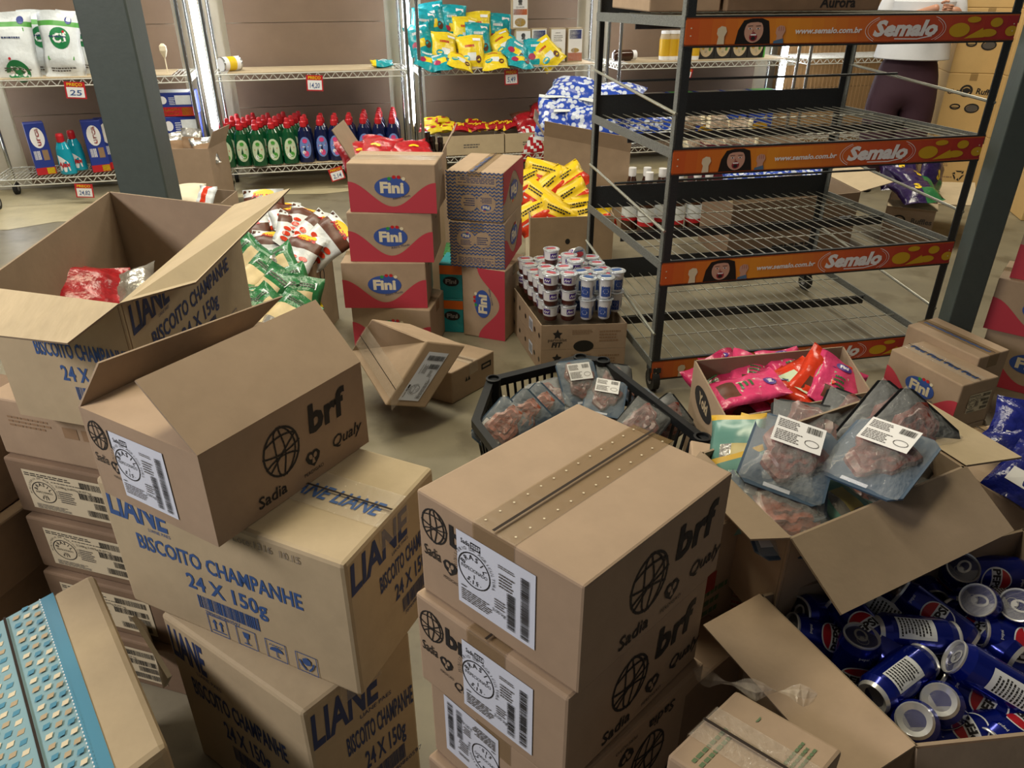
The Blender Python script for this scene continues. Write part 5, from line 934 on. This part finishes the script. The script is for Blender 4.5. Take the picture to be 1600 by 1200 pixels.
def cup(tall):
    t = thing('dairy_cup', '', 'cup'); m = MB()
    if tall: m.lathe([(.022, 0), (.024, .004), (.031, .085)], 'cup_white', 20); H_ = .085
    else: m.lathe([(.026, 0), (.028, .003), (.030, .022)], 'choc', 20); m.lathe([(.030, .022), (.034, .062)], 'cup_white', 20); H_ = .062
    mb_ = m; m = MB(); m.lathe([(.036, H_), (.0375, H_+.002), (.0365, H_+.004), (.001, H_+.0045)], 'foil_lid', 20)
    m.pr([ell(0, .004, .022, .012, 'lid_red' if not tall else 'ink_blue', 14), rect(-.02, -.02, .04, .008, 'cup_white'), lines(-.025, .015, .05, .01, 1, 'ink_blue', 3)], lambda x, y: Vector((x, y, H_+.0052))); m.build('lid', t)
    m = mb_; r0 = .0335 if not tall else .0285
    for s in (0, 1, 2):
        mp = lambda u, v: Vector(((r0+(.0 if tall else .0))*math.sin(u/r0+2.1*s), -r0*math.cos(u/r0+2.1*s), v))
        if tall: m.pr([rect(-.024+.008*i, .018, .005, .052, 'ink_blue') for i in range(6)] if s else [rect(-.02+.01*i, .012, .0095, .05, 'fini_blue') for i in range(4)]+[ell(0, .035, .012, .01, 'white', 12)], mp)
        else: m.pr([rect(-.016+.008*i, .032, .008, .022, 'purple') for i in range(4)], mp); m.pr([stroke([(-.012, .038), (-.006, .048), (-.003, .038), (.003, .046), (.006, .038), (.012, .047)], .0025, 'white')], lambda u, v: mp(u, v)*1.0+Vector((.0008*math.sin(2.1*s), -.0008*math.cos(2.1*s), 0)))
    m.build('body', t); return Proto(t)
PC, PTc = cup(False), cup(True)
n = 0; CUPS = []
def cupat(i, j): return tf0+tu*(.05+i*.075)+tv*(.05+j*.078)
for i in range(5):
    for j in range(6):
        if cupat(i, j).x > (tf1.x-.035)+j*.005: continue
        two = i < 2 or j > 2
        for lay in range(3 if (i < 2 and j in (0, 1)) or (i == 2 and j in (2, 3)) or (i, j) in ((3, 4), (2, 4)) else 2 if two or lay_ok else 2) if False else range(2 if not ((i < 2 and j < 2) or (i == 2 and j in (2, 3))) else 3):
            tall = i >= 2 and j < 2
            if tall and lay > 1: continue
            p = cupat(i, j)+Vector((rnd.uniform(-.003, .003), rnd.uniform(-.003, .003), .231+lay*(.068 if not tall else .0)))
            if tall:
                if lay: continue
                o = PTc.put(p+Vector((0, 0, .0)), (0, 0, rnd.uniform(-.5, .5)), None, 'dairy cups in the upper tray'); lb = 'tall blue dairy cup, lower, %s from left in the %s row'
                o['label'] = lb % (ORD[i-2], ('front', 'second')[j]); o2 = None
                o2 = PTc.put(p+Vector((0, 0, .091)), (0, 0, rnd.uniform(-.5, .5)), 'tall blue dairy cup stacked on top, %s from left in the %s row' % (ORD[i-2], ('front', 'second')[j]), 'dairy cups in the upper tray')
            else:
                PC.put(p, (0, 0, rnd.uniform(-.6, .6)), 'pudding cup, %s layer up, %s from left in the %s row' % (ORD[lay], ORD[i], ('front' if j == 0 else ORD[j])), 'dairy cups in the upper tray')
p = cupat(2, 4)+Vector((.03, 0, .231+.068*2+.036)); PC.put(p, (R_(75), 0, .6), 'pudding cup tipped on its side on top of the others', 'dairy cups in the upper tray')
PC.put(cupat(1, 4)+Vector((.02, .0, .231+.137)), (0, 0, .3), 'pudding cup highest at the back of the tray', 'dairy cups in the upper tray')
# ------------------------------------------------------------------ black basket
mat('basket', '#191c20', .45); bz = .30
BP = [Vector((x, y, 0)) for x, y in ((-.115, 1.98), (-.075, 2.25), (.245, 2.42), (.325, 2.395), (.575, 1.87), (.52, 1.70), (.17, 1.52), (.06, 1.58))]
bk = thing('plastic_basket', 'black slatted plastic basket of vacuum packs behind the foreground stack', 'basket', sum(BP, Vector())/8); BC = bk.location
def sc_(p, s, z): return Vector((BC.x+(p.x-BC.x)*s, BC.y+(p.y-BC.y)*s, z))
m = MB()
for i in range(8):
    a, b = BP[i], BP[(i+1) % 8]
    m.hexa([sc_(a, .95, bz-.028), sc_(a, 1.03, bz-.028), sc_(b, 1.03, bz-.028), sc_(b, .95, bz-.028), sc_(a, .95, bz), sc_(a, 1.03, bz), sc_(b, 1.03, bz), sc_(b, .95, bz)], 'basket')
m.build('rim', bk, BC); m = MB()
for i in range(8):
    a, b = BP[i], BP[(i+1) % 8]; n = max(2, int((b-a).length/.03))
    for j in range(n): p = a.lerp(b, j/n); m.bar(sc_(p, .86, .01), sc_(p, .985, bz-.02), .008, .006, 'basket', up=(b-a).normalized()[:])
    for zz_, s in ((.10, .90), (.18, .935)): m.bar(sc_(a, s, zz_), sc_(b, s, zz_), .012, .006, 'basket')
    m.bar(sc_(a, .862, .03), sc_(b, .862, .03), .05, .006, 'basket')
m.build('slatted_wall', bk, BC); m = MB(); m.hexa([sc_(p, .86, z) for z in (0.0, .012) for p in (BP[0], BP[2], BP[4], BP[6])][:4][::-1]+[sc_(p, .86, .012) for p in (BP[0], BP[2], BP[4], BP[6])][::-1], 'basket'); m.build('bottom', bk, BC)
for i in (1, 2, 3, 4, 5, 7):
    m = MB(); c = sc_(BP[i], .955, 0); m.lathe([(.020, 0), (.022, bz-.02), (.026, bz+.008), (.019, bz+.009), (.017, bz-.05), (.001, bz-.05)], 'basket', 16, 1, 1, c); m.build('corner_tube', bk, BC)
# ------------------------------------------------------------------ vacuum packs of meat
mat('meat', '#6b2f26', .3, var=.6, scale=60); mat('meat_pale', '#9a5540', .3, var=.5, scale=50); mat('tray_blue', '#3f546b', .35); mat('tray_black', '#181a1d', .3)
mat('vac', '#d6dadb', .06, alpha=.20, bump=1.0, bscale=38, coat=.6)
def vacpack(lab, tray, w_=.165, h_=.21, meatk='meat', label_on=True, card=False):
    t = thing('vacuum_pack', lab, 'meat pack'); m = MB(); c = .02
    pts = [(-w_/2+c, -h_/2), (w_/2-c, -h_/2), (w_/2, -h_/2+c), (w_/2, h_/2-c), (w_/2-c, h_/2), (-w_/2+c, h_/2), (-w_/2, h_/2-c), (-w_/2, -h_/2+c)]
    m.add([Vector((x, y, z)) for z in (0, .004) for x, y in pts], [tuple(range(7, -1, -1)), tuple(range(8, 16))]+[(i, (i+1) % 8, 8+(i+1) % 8, 8+i) for i in range(8)], tray)
    m.pr([rect(-.03, -h_/2+.008, .05, .01, 'sticker')], lambda x, y: Vector((x, y, .0046))); m.build('tray', t)
    if card: m = MB(); m.box((-.02, -.045, .006), (.1, .07, .002), 'white'); m.build('card', t)
    m = MB(); r = random.Random(len(lab)); n = 26; rr = [.055*(1+.16*math.sin(3*a*2*math.pi/n+len(lab))+.10*math.sin(7*a*2*math.pi/n)) for a in range(n)]
    prof = [(1.0, .006), (.97, .015), (.80, .020), (.74, .024), (.5, .021), (.44, .026), (.2, .023)]; rg = [[Vector((q*rr[a]*1.05*math.cos(2*math.pi*a/n), .01+q*rr[a]*1.4*math.sin(2*math.pi*a/n), z+.003*math.sin(5*2*math.pi*a/n+9*q))) for a in range(n)] for q, z in prof]
    for q in range(len(rg)-1): m.add(rg[q]+rg[q+1], [(a, (a+1) % n, n+(a+1) % n, n+a) for a in range(n)], meatk, True)
    m.add(rg[-1], [tuple(range(n))], meatk, True)
    m.build('meat', t)
    m = MB(); n = 10; V = []
    for j in range(n+1):
        for i in range(n+1):
            u, v = i/n-.5, j/n-.5; g = min(1, 3.6*(.5-max(abs(u), abs(v)))); V.append(Vector((u*w_*.94, v*h_*.94, .006+.029*(g**.6 if g > 0 else 0)+r.uniform(-.0025, .0025))))
    m.add(V, [(j*(n+1)+i, j*(n+1)+i+1, (j+1)*(n+1)+i+1, (j+1)*(n+1)+i) for j in range(n) for i in range(n)], 'vac', True); m.build('clear_film', t)
    if label_on:
        m = MB(); W, H = .095, .075; mp = lambda x, y: Vector((-.045+x, -.005+y, .0385)); m.pr([rect(0, 0, W, H, 'white')], mp)
        mq = lambda x, y: mp(x, y)+Vector((0, 0, .0006)); m.pr([lines(.005, .045, .04, .025, 5, 'ink_grey', 3), lines(.005, .008, .05, .03, 6, 'ink_grey', 4), ring(.075, .022, .014, .010, .0015, 'ink_grey', 16), barcode(.06, .05, .03, .018, 'ink_black', 18, 3)], mq); m.build('product_label', t)
    return t
VA = Proto(vacpack('x', 'tray_blue')); VB = Proto(vacpack('xx', 'tray_black', label_on=False)); VC = Proto(vacpack('xxx', 'tray_blue', meatk='meat_pale', label_on=False, card=True))
MG = 'vacuum packs in the open cold cuts carton'
for P, px, py, z, rx, ry, rz, l in (
    (VA, 1232, 716, .765, 12, 8, -.45, 'vacuum meat pack with white label on top at left in the cold cuts carton'),
    (VA, 1372, 716, .772, 10, -2, -.80, 'vacuum meat pack with white label lying at the right of the cold cuts carton'),
    (VC, 1225, 745, .735, 8, 5, -.35, 'vacuum meat pack directly under the labelled left one'),
    (VC, 1222, 798, .715, 16, 0, .1, 'vacuum meat pack with a white card, lowest at the left in the cold cuts carton'),
    (VB, 1385, 672, .715, 28, 30, -.6, 'dark vacuum pack leaning at the back right of the cold cuts carton'),
    (VB, 1415, 690, .735, 30, 32, -.65, 'dark vacuum pack leaning against the spread back flap'),
    (VB, 1330, 672, .69, 20, 12, -.5, 'dark vacuum pack leaning at the middle back of the cold cuts carton'),
    (VB, 1262, 680, .70, 14, 0, -.3, 'black-backed vacuum pack at the back left of the cold cuts carton'),
    (VC, 1310, 770, .68, 5, 0, .7, 'vacuum pack lying deep between the two labelled ones'),
    (VB, 1300, 800, .66, 8, 4, .2, 'dark vacuum pack deep at the front of the cold cuts carton'),
    (VB, 1400, 770, .665, 5, 0, 1.0, 'dark vacuum pack deep under the right labelled one'),
    (VB, 1190, 760, .66, 5, 0, -.5, 'dark vacuum pack deep at the left of the cold cuts carton')): P.put(at(px, py, z), (R_(rx), R_(ry), rz), l, MG, (.88, .88, .88))
mat('cheese', '#b3a468', .4); mat('pack_green', '#5d8a80', .25)
PCh = Proto(tag(bag('cheese_pack', .15, .20, .03, lambda u, v, s: 'chip' if v > .40 else ('pack_green' if v > .05 or abs(u) > .30 else ('foil' if u < 0 else 'cheese')), None, 81, wr=.003), None, 'cheese pack'))
for px, py, z, rx, ry, rz, l in ((1150, 700, .75, 35, -20, -.5, 'green and yellow cheese pack at the left corner of the cold cuts carton'), (1172, 700, .735, 30, -10, -.8, 'green cheese pack behind the yellow-topped one'), (1165, 765, .72, 40, -30, -.2, 'green cheese pack at the left edge below the labelled vacuum pack'), (1300, 775, .71, 10, 0, .5, 'pale green cheese pack between the two labelled vacuum packs'), (1325, 790, .70, 12, 5, 1.0, 'pale green cheese pack near the front flap of the cold cuts carton')): PCh.put(at(px, py, z), (R_(rx), R_(ry), rz), l, 'cheese packs in the cold cuts carton', (.68, .68, .68))
BG = 'vacuum packs in the black basket'
for P, px, py, z, rx, ry, rz, l in (
    (VA, 905, 598, .30, 35, 0, .25, 'silver vacuum pack standing highest at the back of the basket'),
    (VA, 945, 622, .27, 15, 5, -.2, 'labelled vacuum pack in the middle of the basket'),
    (VB, 860, 625, .26, 20, -8, .3, 'dark vacuum pack at the back left of the basket'),
    (VC, 785, 668, .26, 40, 30, -.5, 'vacuum pack leaning out at the left corner of the basket'),
    (VC, 812, 655, .27, 45, 35, -.6, 'vacuum pack second from the left corner in the basket'),
    (VC, 835, 645, .27, 45, 30, -.65, 'vacuum pack third from the left corner in the basket'),
    (VB, 1000, 665, .27, 25, 20, -.6, 'round-labelled dark vacuum pack at the right side of the basket'),
    (VB, 1035, 660, .24, 35, 40, -.7, 'dark vacuum pack against the right wall of the basket'),
    (VB, 960, 600, .24, 30, 10, .1, 'dark vacuum pack behind the labelled one in the basket'),
    (VB, 890, 650, .20, 5, 0, .4, 'dark vacuum pack low in the middle of the basket'),
    (VB, 940, 655, .20, 5, 0, 1.0, 'dark vacuum pack low at the front of the basket'),
    (VC, 1010, 630, .21, 10, 10, .6, 'vacuum pack at the back right of the basket')): P.put(at(px, py, z), (R_(rx), R_(ry), rz), l, BG, (.82, .82, .82))
# ------------------------------------------------------------------ pink sweets bags
def sweet(km, seed): return bag('sweets_bag', .165, .23, .032, lambda u, v, s: 'brown' if s > 0 and abs(u) < .3 and -.38 < v < -.12 else km, [rect(-.03, -.02, .055, .06, 'label_green'), lines(-.025, -.015, .045, .045, 3, 'bag_green', 5), ell(0, .075, .026, .018, 'purple', 16), T('Fini', 0, .069, .014, 'white', al='c', bold=.04)], seed)
PP, PM, POr = (Proto(tag(sweet(k, 90+i), None, 'sweets bag')) for i, k in enumerate(('bag_pink', 'bag_magenta', 'bag_orange')))
pk = {0: [], 1: [], 2: []}
for P, i, px, py, z, rx, ry, rz in ((PP, 0, 1165, 603, .40, 12, 0, -1.45), (PP, 0, 1180, 580, .37, 10, 8, -.3), (PP, 0, 1240, 572, .38, 10, 0, .3), (POr, 2, 1232, 592, .39, 12, 6, -1.2), (POr, 2, 1285, 588, .40, 20, 25, -.5), (POr, 2, 1255, 608, .375, 15, 5, .9), (PP, 0, 1308, 598, .39, 20, 25, -.35), (PM, 1, 1185, 632, .33, 8, 0, -.8), (PP, 0, 1210, 630, .34, 10, 6, .4), (PM, 1, 1240, 632, .33, 8, 0, -.4), (PP, 0, 1275, 618, .33, 8, -5, 1.0), (PM, 1, 1120, 595, .34, 15, -20, .2), (PM, 1, 1215, 610, .31, 5, 0, .2), (PM, 1, 1300, 610, .32, 5, 5, -.2), (PM, 1, 1150, 570, .31, 5, 0, .5), (PM, 1, 1290, 570, .31, 5, 0, .2)):
    pk[i].append(P.put(at(px, py+6, z-.028), (R_(rx), R_(ry), rz), None, 'sweets bags in the pink carton'))
label_row(pk[0], 'bright pink sweets bag in the carton, {} from the left'); label_row(pk[1], 'dark pink sweets bag low in the carton, {} from the left'); label_row(pk[2], 'orange-red sweets bag in the carton, {} from the left')
# ------------------------------------------------------------------ blue bags at the right edge
nb = (at(1592, 676, .66)+at(1600, 708, .64)+at(1612, 742, .64))/3; ea, eb = Vector((.34, -.94, 0)), Vector((.94, .34, 0)); nc = Vector((nb.x, nb.y, .60))+eb*.03
q = [nc-eb*.13-ea*.16, nc-eb*.13+ea*.13, nc+eb*.2+ea*.13, nc+eb*.2-ea*.16]; carton('carton under the dark blue bags at the right edge of the frame', q, .60, 'kraft', tape=('tape', .05, 'x'))
PNv = Proto(tag(bag('coffee_pack', .19, .25, .08, lambda u, v, s: 'bag_navy', [rect(-.05, -.08, .07, .05, 'white')], 85), None, 'bag'))
for px, py, z, rx, ry, rz, l in ((1592, 676, .66, 35, 10, -.5, 'shiny dark blue bag at the right edge, uppermost of three'), (1600, 708, .64, 20, -10, .4, 'shiny dark blue bag at the right edge, middle of three'), (1612, 742, .64, 25, 10, -.9, 'dark blue bag with a white patch at the right edge, lowest of three')): PNv.put(at(px, py, z), (R_(rx), R_(ry), rz), l, 'dark blue bags at the right edge', (.6, .6, .6))
# ------------------------------------------------------------------ cola cans
mat('can_blue', '#0C1F86', .18, metal=.55, coat=.3); mat('can_white', '#D9DDE2', .3); mat('can_red', '#B3202C', .3); mat('alu', '#D9DADA', .25, metal=.55)
CR, CL = .031, .128
def can():
    t = thing('soda_can', '', 'can'); m = MB(); m.lathe([(.0255, -CL/2+.006), (CR, -CL/2+.016), (CR, CL/2-.018), (.0262, CL/2-.005)], 'can_blue', 28); m.build('body', t)
    m = MB(); m.lathe([(.0262, CL/2-.006), (.0275, CL/2-.002), (.0268, CL/2), (.0245, CL/2-.001), (.0235, CL/2-.005), (.001, CL/2-.005)], 'alu', 28); li = m.build('lid', t)
    m = MB(); zt = CL/2-.0038; m.pr([ring(0, .003, .010, .013, .0035, 'alu', 18), ell(0, -.004, .004, .004, 'alu', 10)], lambda x, y: Vector((x, y, zt))); m.pr([ring(0, -.008, .009, .009, .001, 'grey', 16)], lambda x, y: Vector((x, y, zt+.0003))); m.build('tab', li)
    m = MB(); m.lathe([(.001, -CL/2+.010), (.012, -CL/2+.008), (.020, -CL/2+.002), (.0225, -CL/2), (.0255, -CL/2+.006)], 'alu', 28); m.build('base', t)
    m = MB()
    def mp(r): return lambda u, v: Vector((r*math.sin(u/CR), -r*math.cos(u/CR), v))
    R1 = .0235
    def disc(y0, y1, k):       # horizontal slices of the round mark
        V, F = [], []; n = 8
        for i in range(n+1):
            y = y0+(y1-y0)*i/n; h_ = math.sqrt(max(0, R1*R1-y*y))
            for j in range(9): V.append((-h_+2*h_*j/8, y))
        for i in range(n):
            for j in range(8): F.append((i*9+j, i*9+j+1, i*9+j+10, i*9+j+9))
        return (V, F, k)
    rg = ring(0, 0, R1+.0022, R1+.0022, .0022, 'can_white', 32); m.pr([rg], mp(CR+.0004)); m.pr([disc(.009, R1, 'can_red'), disc(-.009, .009, 'can_white'), disc(-R1, -.009, 'can_blue')], mp(CR+.0005))
    m.pr([T('PEPSI', 0, -.006, .012, 'ink_black', width=.044, al='c', bold=.04)], mp(CR+.0008)); m.pr([T('pepsi', 0, .042, .005, 'can_white', al='c')], mp(CR+.0006))
    V = []; F = []; n = 8
    for i in range(n+1): V += [(.055+.035*i/n, -.04), (.055+.035*i/n, .02)]
    F = [(2*i, 2*i+2, 2*i+3, 2*i+1) for i in range(n)]; m.pr([(V, F, 'can_white')], mp(CR+.0004)); m.pr([lines(.057, -.036, .03, .05, 9, 'ink_black', 5)], mp(CR+.0007)); m.pr([barcode(-.085, -.03, .022, .04, 'can_white', 16, 2, True), ring(-.07, .03, .007, .007, .0015, 'can_white', 14)], mp(CR+.0005)); m.build('printed_label', t)
    return Proto(t)
PCn = can()
def putcan(a, za, b, zb, roll, lab):    # a = crop position of the lid end, b = base end
    pa = at(1200+a[0]/3, 800+a[1]/3, za); pb = at(1200+b[0]/3, 800+b[1]/3, zb); d = (pa-pb).normalized(); c = (pa+pb)/2
    view = (Vector((0, 0, CH))-c).normalized(); y = -(view-d*view.dot(d)).normalized(); x = y.cross(d); M = Matrix((x, y, d)).transposed() @ Matrix.Rotation(R_(roll), 3, 'Z')
    PCn.put(c, M.to_euler(), lab, 'blue cola cans in the open carton')
CANS = [((355, 455), .58, (565, 680), .56, 10, 'cola can with the whole round mark facing up, left of centre in the carton'),
 ((815, 590), .57, (545, 565), .58, -100, 'cola can lying level in the middle showing white panel and recycling ring'),
 ((640, 395), .575, (920, 600), .545, 8, 'cola can lying diagonally with half a round mark, upper middle'),
 ((420, 385), .555, (600, 490), .54, 110, 'cola can showing a white text panel just under the overhanging flap'),
 ((860, 490), .53, (1130, 670), .53, 12, 'cola can lying diagonally, its round mark at the left end, right of centre'),
 ((975, 405), .60, (1060, 500), .50, 90, 'cola can with its tab lid facing the viewer, upper right'),
 ((1168, 430), .60, (1215, 520), .50, 90, 'cola can with its tab lid up at the right edge of the frame'),
 ((905, 268), .58, (830, 330), .50, 0, 'cola can with shiny lid up at the back of the carton'),
 ((1100, 285), .54, (960, 275), .54, 30, 'cola can lying with a red patch at the back right'),
 ((205, 475), .56, (330, 480), .54, 150, 'cola can with dark lid pointing left, topmost at the left wall'),
 ((185, 575), .55, (350, 630), .53, 20, 'cola can with lid pointing left under the topmost one at the left wall'),
 ((420, 640), .57, (370, 790), .50, 25, 'cola can standing tilted against the left flap with its round mark showing'),
 ((730, 690), .57, (480, 880), .57, 95, 'cola can lying with a large white nutrition panel, lower centre'),
 ((850, 1000), .46, (795, 860), .60, 0, 'cola can upside down, shiny bottom up, right one of two at the front'),
 ((720, 1080), .46, (680, 955), .60, 0, 'cola can upside down, shiny bottom up, left one of two at the front'),
 ((835, 665), .55, (930, 760), .48, 95, 'cola can with tilted tab lid between the white-panel cans'),
 ((935, 715), .585, (1180, 860), .555, 100, 'cola can lying with white nutrition panel and tab lid to the left'),
 ((890, 830), .53, (1150, 1000), .52, 15, 'cola can with round mark, right of the upside-down pair'),
 ((800, 1075), .50, (1060, 1020), .52, 20, 'cola can with round mark along the front wall of the carton'),
 ((1090, 590), .54, (1255, 635), .53, 10, 'cola can lying across the right edge below the tab lids'),
 ((1060, 700), .51, (1230, 740), .51, 60, 'cola can lying low behind the white nutrition panel can at right'),
 ((660, 330), .52, (790, 300), .52, 110, 'cola can in the shade under the flap at the back'),
 ((740, 390), .53, (640, 270), .52, 40, 'cola can with lid edge showing under the flap'),
 ((1130, 350), .50, (1030, 420), .50, 110, 'cola can lying low behind the tab lid can'),
 ((1080, 1070), .52, (1250, 975), .52, 20, 'cola can at the front right by the frame edge'),
 ((830, 420), .50, (960, 470), .49, 100, 'cola can lying low behind the diagonal one, upper middle')]
for a in CANS: putcan(a[0], a[1]+.012, a[2], a[3]+.012, -134 if a[4] > 85 else (-155 if a[4] < -50 else a[4]), a[5])
lo = []
for i in range(5):
    for j in range(3):
        p = cl[3].lerp(cl[0], (j+.6)/3.3).lerp(cl[2].lerp(cl[1], (j+.6)/3.3), (i+.7)/5.2); lo.append(PCn.put((p.x, p.y, .43), (R_(90), 0, rnd.uniform(0, 3)), None, 'blue cola cans in the open carton'))
label_row(lo, 'cola can of the shadowed lower layer, {} from the left')
# ------------------------------------------------------------------ person behind the rack
def skin_body(name, verts, edges, mk, parent, root=0, sub=2):
    me = bpy.data.meshes.new(name); me.from_pydata([v[0] for v in verts], edges, []); o = bpy.data.objects.new(name, me); COL.objects.link(o); o.parent = parent
    me.materials.append(MATS[mk]); s = o.modifiers.new('s', 'SKIN'); s.use_smooth_shade = True
    for i, v in enumerate(verts): me.skin_vertices[0].data[i].radius = v[1] if isinstance(v[1], tuple) else (v[1], v[1])
    me.skin_vertices[0].data[root].use_root = True
    u = o.modifiers.new('u', 'SUBSURF'); u.levels = sub; u.render_levels = sub; return o
mat('shirt', '#D5D8DE', .7, var=.05, scale=6, bump=.2, bscale=12); mat('trousers', '#371b2a', .75, var=.1, scale=6, bump=.25, bscale=10)
PX, PYY = 2.93, 6.02
pe = thing('person', 'person in a white top and dark maroon trousers standing behind the rack with hands joined', 'person', (PX, PYY, 0), (0, 0, R_(-18)))
HV = [((0, 0, .92), .085), ((0, 0, 1.10), .10), ((0, -.01, 1.30), .15), ((0, 0, 1.42), .11), ((0, -.005, 1.50), .055), ((0, -.02, 1.58), .075), ((0, -.025, 1.66), .085), ((0, -.02, 1.73), .06),
      ((-.10, 0, .86), .095), ((-.11, -.01, .48), .06), ((-.12, .01, .09), .042), ((-.125, -.11, .04), .035), ((.10, 0, .86), .095), ((.11, -.01, .48), .06), ((.12, .01, .09), .042), ((.125, -.11, .04), .035),
      ((-.19, 0, 1.40), .055), ((-.25, -.02, 1.15), .042), ((.02, -.22, 1.28), .030), ((.07, -.25, 1.30), .028), ((.19, 0, 1.40), .055), ((.26, -.02, 1.15), .042), ((.19, -.22, 1.28), .030), ((.14, -.245, 1.28), .028)]
skin_body('body', HV, [(0, 1), (1, 2), (2, 3), (3, 4), (4, 5), (5, 6), (6, 7), (0, 8), (8, 9), (9, 10), (10, 11), (0, 12), (12, 13), (13, 14), (14, 15), (3, 16), (16, 17), (17, 18), (18, 19), (3, 20), (20, 21), (21, 22), (22, 23)], 'skin', pe)
fm = []
HX = .105
for s, z0 in ((-1, 1.305), (1, 1.265)):
    for k in range(4): fm.append((s, z0+.012-.013*k, k))
for s, z0, k in fm: skin_body('finger', [((HX+s*.02, -.265, z0), .009), ((HX-s*.025, -.285, z0-.004), .008), ((HX-s*.05+.004*k*s, -.268, z0-.008), .007)], [(0, 1), (1, 2)], 'skin', pe, 0, 1)
for s, z0 in ((-1, 1.305), (1, 1.265)): skin_body('thumb', [((HX+s*.03, -.25, z0+.02), .01), ((HX+s*.005, -.28, z0+.035), .009), ((HX-s*.015, -.29, z0+.03), .008)], [(0, 1), (1, 2)], 'skin', pe, 0, 1)
m = MB(); m.lathe([(.232, .955), (.236, .96), (.222, 1.08), (.198, 1.2), (.205, 1.33), (.165, 1.43), (.075, 1.485), (.07, 1.48)], 'shirt', 28, 1.08, .78); m.build('shirt', pe)
for s in (-1, 1): skin_body('sleeve', [((s*.15, 0, 1.40), .075), ((s*.215, 0, 1.33), .072), ((s*.25, 0, 1.18), .066)], [(0, 1), (1, 2)], 'shirt', pe)
skin_body('trousers', [((0, 0, 1.08), (.175, .125)), ((0, 0, .88), (.225, .165)), ((-.11, 0, .72), .155), ((-.115, -.01, .45), .135), ((-.125, .01, .07), .105), ((.11, 0, .72), .155), ((.115, -.01, .45), .135), ((.125, .01, .07), .105)], [(0, 1), (1, 2), (2, 3), (3, 4), (1, 5), (5, 6), (6, 7)], 'trousers', pe)
m = MB(); m.lathe([(.001, 1.835), (.06, 1.82), (.10, 1.77), (.108, 1.70), (.10, 1.62), (.07, 1.56)], 'hair', 18, 1, 1, (0, .02, 0)); m.build('hair', pe)
for s in (-1, 1):
    m = MB(); m.lathe([(.001, -.012), (.009, -.008), (.012, 0), (.009, .008), (.001, .012)], 'white', 10, 1.2, 1, (s*.032, -.10, 1.66)); e = m.build('eye', pe); m = MB(); m.lathe([(.001, -.006), (.005, 0), (.001, .006)], 'black', 8, 1, 1, (s*.032, -.112, 1.66)); m.build('pupil', e)
    m = MB(); m.lathe([(.001, -.03), (.012, -.015), (.016, .01), (.001, .03)], 'skin', 8, .6, 1, (s*.098, -.02, 1.65)); m.build('ear', pe)
m = MB(); m.add([(-.014, -.10, 1.615), (.014, -.10, 1.615), (0, -.135, 1.622), (0, -.105, 1.66)], [(0, 1, 2), (0, 2, 3), (2, 1, 3)], 'skin', True); m.build('nose', pe)
m = MB(); m.lathe([(.001, -.008), (.022, 0), (.001, .008)], 'lip', 10, 1, .5, (0, -.095, 1.585)); m.build('mouth', pe)
for s in (-1, 1): m = MB(); m.lathe([(.04, 0), (.05, .01), (.048, .04), (.03, .07), (.001, .075)], 'black', 14, 1, 2.4, (s*.122, -.05, 0)); m.build('shoe', pe)
